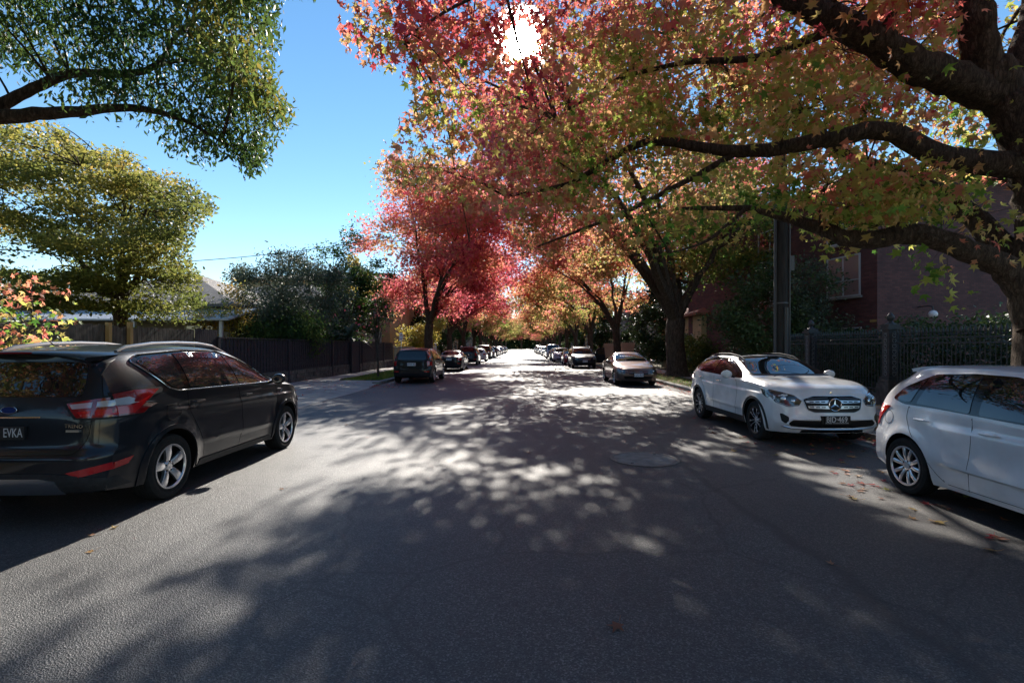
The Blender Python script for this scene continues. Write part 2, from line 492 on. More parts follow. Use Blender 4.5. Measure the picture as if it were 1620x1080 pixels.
def mirror(c, x, z, mat=None, size=1.0, low=False):
    sp=c.sp
    for sg in (1,-1):
        h,_=c.hit('side',x,z,sg)
        b=MB(); s=size
        # rounded housing: ellipsoid-like lathe squashed
        pr=[(.0,-.09),(.05,-.085),(.075,-.06),(.085,0),(.078,.05),(.06,.075),(.0,.08)]
        Mx=Matrix.Translation((x+.02,h.y+sg*.15*s,z+.06))@Matrix.Diagonal((.75*s,1.25*s,.95*s,1))@Matrix.Rotation(R(90),4,'Y')
        b.lathe([(r,hh) for r,hh in pr],14,'z',Mx)
        o=b.build('door_mirror',mat or c.p,c.root,smooth=True)
        a=MB(); a.tube([(x+.02,h.y-sg*.03,z+.0),(x+.02,h.y+sg*.09,z+.03)],.022*s,8); a.build('mirror_arm',M_black,o)
        if not low:
            g=MB(); g.lathe([(0,0),(.062*s,.0)],14,'x',Matrix.Translation((x-.045*s,h.y+sg*.15*s,z+.06))@Matrix.Diagonal((1,1.3,.85,1))); g.build('mirror_glass',M_chrome,o)
def handle(c, x, z, sg, mat):
    h,nn=c.hit('side',x,z,sg)
    b=MB(); b.tube([h+Vector((-.09,0,0)),h+Vector((-.075,sg*.03,.002)),h+Vector((.07,sg*.035,.004)),h+Vector((.1,sg*.006,0))],[.009,.013,.013,.008],8)
    o=b.build('door_handle',mat,c.root,smooth=True)
    return o
def both(c, fn):
    for sg in (-1,1): fn(sg)
def mirrored(poly, sg): return [(a*sg,b) for a,b in poly]
def dlo(c, outer, panes, trim=None, trim_r=.007, low=False):
    """dark surround of the side windows, each pane, and the bright trim round them"""
    for sg in (-1,1):
        f=c.panel('window_surround',outer,'side',M_pillar,.006,sg,rounding=.05)
        for pn in panes: c.panel('side_window',pn,'side',M_glass,.011,sg,rounding=.03)
        if trim: c.strip('window_trim',outer,'side',trim,trim_r,.009,sg,True,rounding=.05)
def gaps(c, lines, axis='side', rad=.0035, sides=(-1,1)):
    for sg in sides:
        for ln in lines:
            mb=MB(); c.strip('',ln,axis,None,rad,-.0012,sg,mb=mb,n=4,rounding=.04,step=.04)
            mb.build('door_seam' if axis=='side' else 'body_seam',M_gap,c.root)
def arc_pts(xc,zc,r,a0,a1,n=20): return [(xc+r*math.cos(R(a0+(a1-a0)*k/n)),zc+r*math.sin(R(a0+(a1-a0)*k/n))) for k in range(n+1)]
def arch_clad(c, mat, wd=.05, which=('xr','xf')):
    sp=c.sp
    for k in which:
        lo=math.degrees(math.asin(max(-1,(sp['sillz']-sp['zc'])/(sp['ra']+wd))))+2
        outer=arc_pts(sp[k],sp['zc'],sp['ra']+wd,lo,180-lo,24); inner=arc_pts(sp[k],sp['zc'],sp['ra']+.006,180-lo,lo,24)
        for sg in (-1,1): c.panel('wheel_arch_trim',outer+inner,'side',mat,.012,sg,grid=.06,skirt=.02)
def plate(c, axis, z, text, white, w=.372, h=.135, off=.02, y=0, sub=None, low=False, shear=0):
    hh,_=c.hit(axis,y,z); sgx=1 if axis=='front' else -1
    b=MB(); b.box(hh.x-.012+ (off if sgx>0 else -off),hh.x+.012+(off if sgx>0 else -off),y-w/2,y+w/2,z-h/2,z+h/2)
    o=b.build('number_plate',M_platew if white else M_plateb,c.root)
    if text:
        rz=Matrix.Rotation(R(90),4,'Z')@Matrix.Rotation(R(90),4,'X') if sgx>0 else Matrix.Rotation(R(-90),4,'Z')@Matrix.Rotation(R(90),4,'X')
        M=Matrix.Translation((hh.x+sgx*(off+.0135),y,z+ (.008 if sub else 0)))@rz
        text_mesh(text,h*.95,o,M_ink if white else M_white,M,shear=shear,sx=.82)
        if sub: text_mesh(sub,h*.17,o,M_ink if white else M_white,Matrix.Translation((0,0,-h*.40))@M,sx=1.0)
        if not white and not sub:
            e=MB(); t=.004; x=hh.x+sgx*(off+.013)
            for (a0,a1,z0,z1) in ((-w/2+.008,w/2-.008,z+h/2-.012,z+h/2-.008),(-w/2+.008,w/2-.008,z-h/2+.008,z-h/2+.012),(-w/2+.008,-w/2+.012,z-h/2+.0125,z+h/2-.0125),(w/2-.012,w/2-.008,z-h/2+.0125,z+h/2-.0125)):
                e.box(x-.001,x+.001,y+a0,y+a1,z0,z1)
            e.build('plate_border',M_white,o)
    return o
# ---------------- dark grey wagon-like SUV on the left, seen from behind
def make_grey_suv():
    root=empty('parked_suv',(-4.72,4.56,0),R(90),'dark grey SUV in the left foreground with silver roof rails and five spoke wheels','car','cars parked along the kerb')
    P=paint('graphite_paint',(.022,.024,.03),.45,.28)
    sp=dict(L=4.524,xr=.95,xf=3.63,ra=.405,R=.35,zc=.35,sillz=.24,
      wide=[(0,.87),(.4,.905),(1,.92),(3.6,.92),(4.2,.90),(4.524,.86)],
      belt=[(0,1.06),(.6,1.15),(1.5,1.13),(2.5,1.11),(3.5,1.06),(4.1,.98),(4.524,.82)],
      sill=[(0,.30),(.5,.25),(1.5,.235),(3.2,.235),(4.0,.22),(4.524,.24)],
      top=[(0,1.575),(.3,1.62),(.8,1.655),(1.4,1.675),(2.0,1.665),(2.4,1.625),(2.8,1.50),(3.2,1.30),(3.55,1.145),(3.7,1.115),(4.1,1.05),(4.4,.95),(4.524,.87)],
      roofw=[(0,.60),(.5,.63),(1.5,.64),(2.4,.63),(2.9,.66),(3.4,.74),(3.7,.79),(4.2,.75),(4.524,.66)],
      prof_r=[(.25,.09),(.42,.0),(.62,.0),(.72,.06),(1.0,.09),(1.15,.13),(1.4,.23),(1.56,.27),(1.6,.22)],
      prof_f=[(.2,.12),(.35,.03),(.5,0),(.7,.03),(.87,.12)],
      pr=(.06,.15),pf=(.12,.22),ro=.85,fo=.8,crown=.05,flare=.025,
      crease=[(.96,.90,.9,3.9,.018),(.50,.46,1.4,3.2,-.02)])
    c=Car(sp,root,P)
    add_wheels(c,'five',.915,.35,.235,.235)
    outer=[(.60,1.50),(.72,1.555),(1.5,1.60),(2.15,1.585),(2.6,1.46),(3.02,1.27),(3.30,1.13),(3.1,1.115),(1.1,1.16),(.95,1.20)]
    panes=[[(.68,1.49),(.78,1.53),(1.19,1.56),(1.20,1.18),(1.10,1.18),(1.0,1.21)],
           [(1.28,1.565),(1.7,1.58),(2.1,1.565),(2.2,1.15),(1.30,1.175)],
           [(2.22,1.55),(2.56,1.44),(2.94,1.265),(3.12,1.14),(2.32,1.148)]]
    dlo(c,outer,panes,M_chrome,.007)
    # weather shield over the rear door window
    for sg in (-1,1): c.panel('weather_shield',[(1.27,1.56),(1.7,1.572),(2.1,1.56),(2.13,1.49),(1.7,1.51),(1.28,1.50)],'side',M_glass,.014,sg)
    gaps(c,[[(1.24,1.16),(1.25,.92),(1.38,.72),(1.52,.48),(1.53,.25)],[(2.28,1.12),(2.32,.9),(2.34,.6),(2.28,.26)],[(3.3,1.1),(3.34,.95),(3.30,.6),(3.24,.4),(3.18,.27)],[(1.53,.27),(3.18,.27)],
            [(.88,1.02),(1.08,1.02),(1.10,.90),(.95,.84),(.86,.9),(.88,1.02)]])
    for sg in (-1,1): handle(c,1.42,1.01,sg,P); handle(c,2.48,.985,sg,P)
    # fender badge line by the front door
    for sg in (-1,1): c.strip('side_vent',[(3.36,1.0),(3.52,.985),(3.46,.93)],'side',M_satin,.008,0.002,sg)
    # lower cladding
    arch_clad(c,P,.05)
    for sg in (-1,1): c.panel('sill_trim',[(1.42,.245),(3.15,.245),(3.12,.32),(1.45,.32)],'side',M_clad,.012,sg)
    # rear: glass, spoiler, lamps
    c.panel('rear_window',[(-.62,1.18),(.62,1.18),(.57,1.50),(-.57,1.50)],'rear',M_glass,.006,rounding=.06)
    c.panel('rear_pillar_trim',[(-.76,1.16),(-.64,1.19),(-.60,1.50),(-.66,1.52)],'rear',M_black,.01)
    c.panel('rear_pillar_trim',[(.76,1.16),(.64,1.19),(.60,1.50),(.66,1.52)],'rear',M_black,.01)
    b=MB(); ys=[-.64,-.58,-.3,0,.3,.58,.64]; zz=[1.535,1.56,1.585,1.595,1.585,1.56,1.535]; vs=[]
    for y,z in zip(ys,zz):
        e=.03*abs(y/.7)**2
        vs+=[(.56,y,z+.035),(.16+e,y,z+.012),(.13+e,y,z-.01),(.17+e,y,z-.028),(.5,y,z-.01)]
    fs=[]
    for i in range(len(ys)-1):
        for k in range(5): fs.append((i*5+k,(i+1)*5+k,(i+1)*5+(k+1)%5,i*5+(k+1)%5))
    fs+=[(0,1,2,3,4),tuple(range(30,35))]
    b.add(vs,fs); sm=b.build('roof_spoiler',P,root,smooth=True)
    b=MB(); b.box(.125,.14,-.17,.17,1.583,1.597); b.build('high_brake_light',M_reddark,sm)
    for sg in (-1,1):
        m=lambda q:[(a*sg,b_) for a,b_ in q]
        hl=c.panel('tail_light',m([(.50,1.115),(.72,1.155),(.90,1.175),(.90,.985),(.66,.985),(.60,.99)]),'rear',M_reddark,.012)
        c.panel('lamp_surround',m([(.46,1.13),(.70,1.18),(.90,1.195),(.90,.965),(.66,.965),(.58,.975)]),'rear',M_black,.006,parent=hl)
        c.panel('lamp_lens',m([(.53,1.105),(.70,1.125),(.70,1.075),(.56,1.065)]),'rear',M_clearlens,.017,parent=hl)
        c.panel('lamp_lens',m([(.735,1.13),(.895,1.145),(.895,1.085),(.735,1.078)]),'rear',M_clearlens,.017,parent=hl)
        c.panel('lamp_lens',m([(.60,1.04),(.70,1.05),(.70,1.0),(.645,.995)]),'rear',M_redlens,.017,parent=hl)
        c.panel('lamp_lens',m([(.735,1.055),(.885,1.06),(.885,1.0),(.735,1.0)]),'rear',M_redlens,.017,parent=hl)
        h2=c.panel('tail_light',[(.28,1.19),(.50,1.215),(.80,1.205),(.70,1.15),(.55,1.06),(.42,.985),(.28,.985)],'side',M_reddark,.012,sg)
        c.panel('lamp_surround',[(.26,1.21),(.5,1.235),(.88,1.22),(.84,1.17),(.72,1.15),(.55,1.04),(.42,.965),(.26,.965)],'side',M_black,.006,sg,parent=h2)
        c.panel('lamp_lens',[(.28,1.145),(.42,1.155),(.47,1.13),(.43,1.09),(.28,1.085)],'side',M_clearlens,.017,sg,parent=h2)
        c.panel('lamp_lens',[(.28,1.07),(.44,1.075),(.52,1.10),(.64,1.14),(.55,1.07),(.44,1.0),(.28,1.0)],'side',M_redlens,.017,sg,parent=h2)
        c.panel('reflector',m([(.58,.50),(.86,.565),(.86,.50),(.68,.455)]),'rear',M_redlens,.012)
        c.panel('reflector',[(.22,.56),(.42,.585),(.36,.52),(.22,.50)],'side',M_redlens,.012,sg)
        b=MB(); b.tube([(.10,sg*.56,.335),(.30,sg*.56,.335)],.035,12); b.build('exhaust_pipe',M_chrome,root,smooth=True)
    c.panel('bumper_trim',[(-.86,.32),(.86,.32),(.86,.42),(.62,.48),(.40,.50),(-.40,.50),(-.62,.48),(-.86,.42)],'rear',M_clad,.014)
    c.panel('skid_plate',[(-.55,.31),(.55,.31),(.50,.43),(.36,.455),(-.36,.455),(-.50,.43)],'rear',M_satin,.022)
    gaps(c,[[(-.705,1.17),(-.715,.97),(-.70,.80),(-.62,.66),(.62,.66),(.70,.80),(.715,.97),(.705,1.17)]],'rear',sides=(1,))
    c.strip('tailgate_trim',[(-.30,.995),(.30,.995)],'rear',M_chrome,.008,.006)
    # oval emblem
    h,_=c.hit('rear',0,1.06)
    b=MB(); b.lathe([(0,.0),(.07,.0),(.075,-.006)],24,'x',Matrix.Translation((h.x-.008,0,1.065))@Matrix.Diagonal((1,1,.45,1))); e=b.build('emblem',pm('emblem_blue',(.01,.03,.15),.2),root,smooth=True)
    b=MB(); b.tube([Vector((h.x-.010,math.cos(t*math.pi/12)*.074,1.065+math.sin(t*math.pi/12)*.033)) for t in range(25)],.004,6); b.build('emblem_ring',M_chrome,e,smooth=True)
    pl=plate(c,'rear',.86,None,False,.372,.12,.015)
    h,_=c.hit('rear',0,.86)
    text_mesh('EVKA',.118,pl,M_white,Matrix.Translation((h.x-.0285,-.172,.86))@Matrix.Rotation(R(-90),4,'Z')@Matrix.Rotation(R(90),4,'X'),align='RIGHT',sx=.62)
    RZ=Matrix.Rotation(R(-90),4,'Z')@Matrix.Rotation(R(90),4,'X')
    h,_=c.hit('rear',-.60,.905)
    text_mesh('TREND',.05,root,M_chrome,Matrix.Translation((h.x-.022,-.60,.915))@Matrix.Rotation(R(-8),4,'Z')@RZ,name='badge',sx=1.2)
    b=MB(); h,_=c.hit('rear',-.58,.87); b.box(h.x-.02,h.x+.01,-.65,-.53,.862,.882); b.build('badge',M_satin,root)
    # roof rails
    for sg in (-1,1):
        b=MB(); pts=[(x_,sg*.58,c.hit('top',x_,sg*.58)[0].z+d_) for x_,d_ in ((.60,.0),(.72,.035),(1.1,.055),(1.5,.06),(1.9,.06),(2.2,.045),(2.5,.0))]
        b.tube(pts,[.02,.022,.022,.022,.022,.02,.014],8); b.build('roof_rail',M_satin,root,smooth=True)
    mirror(c,3.12,1.10)
    b=MB(); b.tube([(.55,0,1.66),(.40,0,1.78)],[.006,.003],6); b.build('antenna',M_black,root)
    # windscreen and front lamps (seen only from elsewhere)
    c.panel('windscreen',[(-.72,1.17),(.72,1.17),(.60,1.58),(-.60,1.58)],'front',M_glass,.006,rounding=.06)
    for sg in (-1,1):
        c.panel('headlight',[(4.08,.86),(4.35,.80),(4.30,.70),(4.14,.73)],'side',M_headlens,.01,sg)
        c.panel('headlight',mirrored([(.50,.74),(.84,.86),(.84,.72),(.60,.68)],sg),'front',M_headlens,.012)
    c.panel('grille',[(-.48,.72),(.48,.72),(.40,.48),(-.40,.48)],'front',M_black,.01)
    return c
# ---------------- white crossover facing the camera
def make_white_crossover():
    root=empty('parked_crossover',(4.99,12.57,0),R(-89),'white crossover facing the camera with black roof, dark grille and a round star emblem','car','cars parked along the kerb')
    P=paint('white_paint',(.80,.80,.80),.0,.35)
    sp=dict(L=4.42,xr=.84,xf=3.54,ra=.385,R=.345,zc=.345,sillz=.24,
      wide=[(0,.85),(.4,.89),(1,.915),(3.5,.915),(4.0,.905),(4.42,.875)],
      belt=[(0,1.02),(.6,1.08),(1.5,1.05),(2.5,1.03),(3.3,1.01),(3.9,.96),(4.42,.82)],
      sill=[(0,.30),(.5,.25),(1.5,.24),(3.2,.24),(4.0,.22),(4.42,.24)],
      top=[(0,1.36),(.3,1.42),(.8,1.475),(1.4,1.495),(1.9,1.49),(2.3,1.44),(2.7,1.30),(3.05,1.16),(3.25,1.10),(3.7,1.07),(4.1,1.015),(4.3,.96),(4.42,.895)],
      roofw=[(0,.54),(.5,.575),(1.5,.60),(2.2,.60),(2.8,.67),(3.2,.74),(3.6,.76),(4.1,.72),(4.42,.62)],
      prof_r=[(.25,.09),(.42,.0),(.62,.0),(.8,.05),(1.0,.10),(1.2,.22),(1.36,.40),(1.4,.40)],
      prof_f=[(.2,.12),(.30,.05),(.42,.0),(.55,.02),(.7,.04),(.82,.075),(.895,.14)],
      pr=(.06,.15),pf=(.12,.16),ro=.80,fo=.75,crown=.045,flare=.02,
      crease=[(.88,.84,.9,3.9,.02),(.50,.46,1.3,3.1,-.018)])
    c=Car(sp,root,P)
    add_wheels(c,'twin',.90,.345,.235,.235)
    outer=[(.50,1.20),(.75,1.34),(1.3,1.42),(1.9,1.415),(2.3,1.33),(2.75,1.16),(2.95,1.055),(2.7,1.05),(1.0,1.09),(.6,1.14)]
    panes=[[(.60,1.19),(.80,1.32),(1.3,1.395),(1.62,1.395),(1.66,1.09),(1.0,1.11)],
           [(1.74,1.395),(1.92,1.39),(2.27,1.31),(2.66,1.16),(2.70,1.07),(1.76,1.09)]]
    dlo(c,outer,panes,None)
    gaps(c,[[(1.69,1.05),(1.72,.8),(1.72,.5),(1.64,.27)],[(2.75,1.03),(2.86,.8),(2.80,.5),(2.70,.28)],[(.72,1.1),(.95,.95),(1.2,.75),(1.3,.5),(1.32,.28)]])
    gaps(c,[[(2.98,1.0),(3.35,.96),(3.75,.915),(4.02,.84)]])
    for sg in (-1,1): handle(c,1.05,.97,sg,M_chrome); handle(c,2.0,.945,sg,M_chrome)
    arch_clad(c,M_clad,.045)
    for sg in (-1,1): c.panel('sill_trim',[(1.26,.245),(3.12,.245),(3.12,.36),(1.26,.36)],'side',M_clad,.012,sg,grid=.07)
    # black panoramic roof
    c.panel('glass_roof',[(.45,-.53),(.45,.53),(2.05,.56),(2.05,-.56)],'top',M_glass,.006,rounding=.05,grid=.08)
    c.panel('windscreen',[(-.70,1.135),(.70,1.135),(.60,1.42),(.3,1.445),(-.3,1.445),(-.60,1.42)],'front',M_glass,.008,rounding=.05)
    c.panel('windscreen_surround',[(-.75,1.108),(.75,1.108),(.625,1.43),(.3,1.46),(-.3,1.46),(-.625,1.43)],'front',M_black,.003,rounding=.05)
    for sg in (-1,1):
        h1=Vector((3.27-.02,sg*.1,1.095))
        b=MB(); b.tube([(3.22,sg*.08-.3,1.10),(3.05,sg*.2+.1,1.155),(2.98,sg*.2+.32,1.175)],.007,5); b.build('wiper',M_black,root)
    for sg in (-1,1):
        m=lambda q:[(a*sg,b_) for a,b_ in q]
        b=MB(); pts=[(x_,sg*y_,c.hit('top',x_,sg*y_)[0].z+d_) for x_,y_,d_ in ((.50,.50,.0),(.62,.51,.03),(1.1,.53,.04),(1.7,.53,.04),(2.2,.54,.03),(2.4,.55,.0))]
        b.tube(pts,.016,8); b.build('roof_rail',M_black,root,smooth=True)
        hs=[(.50,.765),(.60,.845),(.86,.925),(.885,.86),(.84,.725),(.70,.665),(.55,.685)]
        hl=c.panel('headlight',m(hs),'front',M_headlens,.006,rounding=.02)
        c.strip('lamp_trim',m([(.505,.762),(.60,.842),(.85,.918)]),'front',M_chrome,.006,.010,parent=hl)
        c.strip('lamp_trim',m([(.56,.695),(.70,.68),(.82,.73),(.87,.83)]),'front',M_satin,.005,.010,parent=hl)
        for (ly,lz,lr) in ((.63,.755,.036),(.745,.785,.042)):
            h,n_=c.hit('front',ly*sg,lz); b=MB(); b.lathe([(0,.016),(lr*.5,.014),(lr,.0),(lr*1.15,-.004)],16,'x',Matrix.Translation(h)@Matrix.Rotation(sg*.35,4,'Z')); b.build('projector_lamp',M_lamp,hl,smooth=True)
        c.panel('headlight',[(3.74,.925),(3.98,.90),(4.06,.83),(3.98,.785),(3.84,.84)],'side',M_headlens,.006,sg)
        c.panel('air_intake',m([(.70,.50),(.775,.555),(.80,.55),(.79,.43),(.745,.395),(.705,.41)]),'front',M_black,.006,rounding=.02)
        h,n_=c.hit('front',sg*.61,.47); b=MB(); b.lathe([(0,.004),(.011,.002),(.012,-.003)],12,'x',Matrix.Translation(h)); b.build('parking_sensor',M_satin,root)
        tl=c.panel('tail_light',[(.24,.97),(.45,1.0),(.52,.95),(.3,.88)],'side',M_redlens,.008,sg)
        c.panel('tail_light',m([(.5,.9),(.84,1.0),(.84,.88),(.6,.84)]),'rear',M_redlens,.01)
    # grille
    g=c.panel('grille',[(-.49,.79),(-.32,.845),(.32,.845),(.49,.79),(.44,.62),(.33,.575),(-.33,.575),(-.44,.62)],'front',M_black,.004,rounding=.03)
    c.strip('grille_frame',[(-.485,.79),(-.32,.842),(.32,.842),(.485,.79),(.435,.62),(.33,.578),(-.33,.578),(-.435,.62)],'front',M_satin,.006,.006,closed=True,parent=g,rounding=.03)
    for zb,yw in ((.75,.45),(.665,.42)):
        for sg in (-1,1):
            c.panel('grille_bar',mirrored([(.085,zb+.026),(yw,zb+.018),(yw-.012,zb-.014),(.085,zb-.026)],sg),'front',M_satin,.016,parent=g)
            for k in range(3):
                y0=.15+k*.09
                c.panel('grille_slot',mirrored([(y0,zb+.008),(y0+.065,zb+.007),(y0+.06,zb-.007),(y0,zb-.008)],sg),'front',M_black,.020,parent=g)
    for sg in (-1,1):
        c.strip('grille_bar',mirrored([(.09,.815),(.41,.797)],sg),'front',M_satin,.004,.008,parent=g)
    h,_=c.hit('front',0,.71); zc=.708; xx=h.x+.022
    b=MB(); b.tube([(xx+.006,math.cos(t*math.pi/20)*.097,zc+math.sin(t*math.pi/20)*.097) for t in range(41)],.0085,8)
    em=b.build('emblem_ring',M_chrome,g,smooth=True)
    b=MB(); b.lathe([(0,.0),(.093,.0),(.093,-.03)],32,'x',Matrix.Translation((xx,0,zc))); b.build('emblem_disc',M_black,g)
    b=MB()
    for k in range(3):
        a=R(90+120*k); d=Vector((0,math.cos(a),math.sin(a))); t_=Vector((0,-math.sin(a),math.cos(a)))
        b.add([Vector((xx+.006,0,zc))+d*.093,Vector((xx+.004,0,zc))+t_*.02+d*.006,Vector((xx+.018,0,zc)),Vector((xx+.004,0,zc))-t_*.02+d*.006],[(0,1,2),(0,2,3)])
    b.build('emblem_star',M_chrome,g)
    h,_=c.hit('front',0,.89); b=MB(); b.lathe([(0,.004),(.022,.003),(.026,-.002)],20,'x',Matrix.Translation((h.x+.004,0,.888))); b.build('bonnet_badge',M_chrome,root)
    # lower intake with bright lip
    c.panel('lower_intake',[(-.68,.455),(.68,.455),(.72,.39),(.66,.355),(.30,.335),(-.30,.335),(-.66,.355),(-.72,.39)],'front',M_black,.004,rounding=.02)
    c.strip('intake_trim',[(-.74,.385),(-.66,.47),(-.3,.475),(.3,.475),(.66,.47),(.74,.385)],'front',P,.016,.0,rounding=.04)
    c.strip('intake_trim',[(-.80,.36),(-.66,.325),(-.3,.31),(.3,.31),(.66,.325),(.80,.36)],'front',M_satin,.016,.004,rounding=.04)
    c.panel('bumper_trim',[(-.5,.295),(.5,.295),(.52,.25),(-.52,.25)],'front',M_black,.006)
    b=MB(); h,_=c.hit('front',0,.465); b.box(h.x-.03,h.x+.012,-.235,.235,.40,.53); b.build('plate_holder',M_black,root)
    plate(c,'front',.465,'BID·469',False,.372,.134,.02,sub='VICTORIA - THE EDUCATION STATE')
    mirror(c,2.62,1.05)
    return c
# ---------------- white hatchback at the right edge, seen from its tail
def make_white_hatch():
    root=empty('parked_hatchback',(5.14,6.36,0),R(-90),'white hatchback cropped by the right edge with a silver ten spoke rear wheel','car','cars parked along the kerb')
    P=paint('white_paint_cool',(.76,.77,.80),.0,.35)
    sp=dict(L=3.97,xr=.68,xf=3.15,ra=.365,R=.315,zc=.315,sillz=.20,
      wide=[(0,.80),(.35,.835),(.8,.845),(3.1,.845),(3.6,.82),(3.97,.78)],
      belt=[(0,.92),(.5,.985),(1.2,.96),(2.2,.93),(2.9,.90),(3.5,.85),(3.97,.70)],
      sill=[(0,.28),(.4,.22),(1.2,.20),(2.8,.20),(3.5,.20),(3.97,.22)],
      top=[(0,1.36),(.25,1.405),(.7,1.445),(1.3,1.455),(1.7,1.44),(2.1,1.36),(2.5,1.18),(2.8,1.03),(3.2,.98),(3.6,.92),(3.85,.84),(3.97,.76)],
      roofw=[(0,.52),(.4,.55),(1.3,.575),(2.0,.58),(2.5,.64),(2.8,.70),(3.3,.70),(3.97,.58)],
      prof_r=[(.2,.07),(.38,.0),(.62,.0),(.68,.035),(.9,.09),(1.05,.15),(1.2,.25),(1.36,.38),(1.4,.36)],
      prof_f=[(.2,.1),(.35,.02),(.5,0),(.7,.04),(.8,.12)],
      pr=(.05,.12),pf=(.14,.18),ro=.75,fo=.6,crown=.04,flare=.028,
      side_prof=[(0,.93),(.1,.96),(.45,1.0),(.75,.995),(1,.955)],
      crease=[(.83,.79,.9,3.4,.016),(.435,.395,1.0,2.7,-.024)])
    c=Car(sp,root,P)
    add_wheels(c,'ten',.843,.315,.215,.205)
    outer=[(.42,1.05),(.55,1.19),(.86,1.345),(1.3,1.375),(1.75,1.365),(2.0,1.29),(2.45,1.08),(2.58,.975),(2.4,.955),(1.0,1.0),(.62,1.0)]
    panes=[[(.50,1.05),(.60,1.17),(.80,1.30),(.72,1.03),(.64,1.025)],
           [(.90,1.335),(1.3,1.355),(1.42,1.35),(1.46,.995),(.80,1.02)],
           [(1.54,1.35),(1.74,1.345),(1.97,1.27),(2.38,1.07),(2.42,.975),(1.56,.99)]]
    dlo(c,outer,panes,None)
    gaps(c,[[(.70,1.0),(.70,.86),(.78,.72),(.98,.5),(1.12,.32),(1.2,.25)],[(1.49,.98),(1.52,.75),(1.50,.5),(1.46,.22)],[(2.5,.95),(2.58,.7),(2.52,.45),(2.4,.22)]])
    gaps(c,[arc_pts(.42,.83,.075,0,360,14)])
    gaps(c,[[(1.2,.25),(2.4,.25)]])
    for sg in (-1,1):
        handle(c,.92,.86,sg,P); handle(c,1.70,.835,sg,P)
        # shallow cup behind each handle
        for xx,zz in ((.92,.862),(1.70,.837)): c.panel('handle_cup',arc_pts(xx,zz,.05,0,330,11),'side',P,.001,sg,skirt=0,grid=.03)
        c.panel('tail_light',[(.20,.95),(.25,.97),(.34,.955),(.30,.85),(.24,.735),(.19,.72)],'side',M_redlens,.010,sg,grid=.03)
        c.panel('tail_light',mirrored([(.58,.935),(.80,.96),(.80,.72),(.62,.745)],sg),'rear',M_redlens,.012)
    c.panel('rear_window',[(-.54,1.0),(.54,1.0),(.47,1.29),(-.47,1.29)],'rear',M_glass,.006,rounding=.05)
    c.panel('windscreen',[(-.66,1.06),(.66,1.06),(.56,1.39),(-.56,1.39)],'front',M_glass,.006,rounding=.05)
    b=MB(); ys=[-.52,-.3,0,.3,.52]; vs=[]
    for y in ys:
        e=.04*abs(y/.52)**2
        vs+=[(.52,y,1.415+.018*(1-abs(y/.52)**2)),(.335+e,y,1.388+.012*(1-abs(y/.52))),(.35+e,y,1.355),(.47,y,1.36)]
    fs=[]
    for i in range(len(ys)-1):
        for k in range(4): fs.append((i*4+k,(i+1)*4+k,(i+1)*4+(k+1)%4,i*4+(k+1)%4))
    fs+=[(0,1,2,3),(16,17,18,19)]; b.add(vs,fs); b.build('roof_spoiler',P,root,smooth=True)
    for sg in (-1,1): c.panel('headlight',mirrored([(.42,.66),(.74,.74),(.76,.62),(.5,.58)],sg),'front',M_headlens,.01)
    c.panel('grille',[(-.5,.52),(.5,.52),(.44,.30),(-.44,.30)],'front',M_black,.008)
    plate(c,'rear',.78,None,True,.372,.12,.012)
    mirror(c,2.30,.97)
    return c
# ------------------------------------------------------------------ cars further down the street
BASES={
 'suv':dict(L=4.55,H=1.70,Wh=.92,xr=.85,xf=3.50,R=.35,ra=.39,sillz=.26,belt=1.06,rearslope=.22,ws=(2.35,3.30),bon=1.08,nose=.86,roofw=.66,roof0=1.60),
 'hatch':dict(L=4.05,H=1.46,Wh=.86,xr=.72,xf=3.20,R=.31,ra=.345,sillz=.22,belt=.94,rearslope=.34,ws=(1.9,2.95),bon=.98,nose=.76,roofw=.58,roof0=1.37),
 'sedan':dict(L=4.65,H=1.45,Wh=.88,xr=1.0,xf=3.72,R=.32,ra=.355,sillz=.22,belt=.93,rearslope=.05,ws=(2.25,3.25),bon=.97,nose=.74,roofw=.58,roof0=None,boot=1.03),
 'van':dict(L=4.9,H=1.97,Wh=.95,xr=.95,xf=3.85,R=.33,ra=.37,sillz=.26,belt=1.12,rearslope=.06,ws=(3.35,4.15),bon=1.12,nose=.86,roofw=.76,roof0=1.90),
 'tall':dict(L=4.8,H=1.86,Wh=.94,xr=.95,xf=3.75,R=.37,ra=.41,sillz=.32,belt=1.16,rearslope=.07,ws=(2.9,3.60),bon=1.17,nose=.98,roofw=.72,roof0=1.80)}
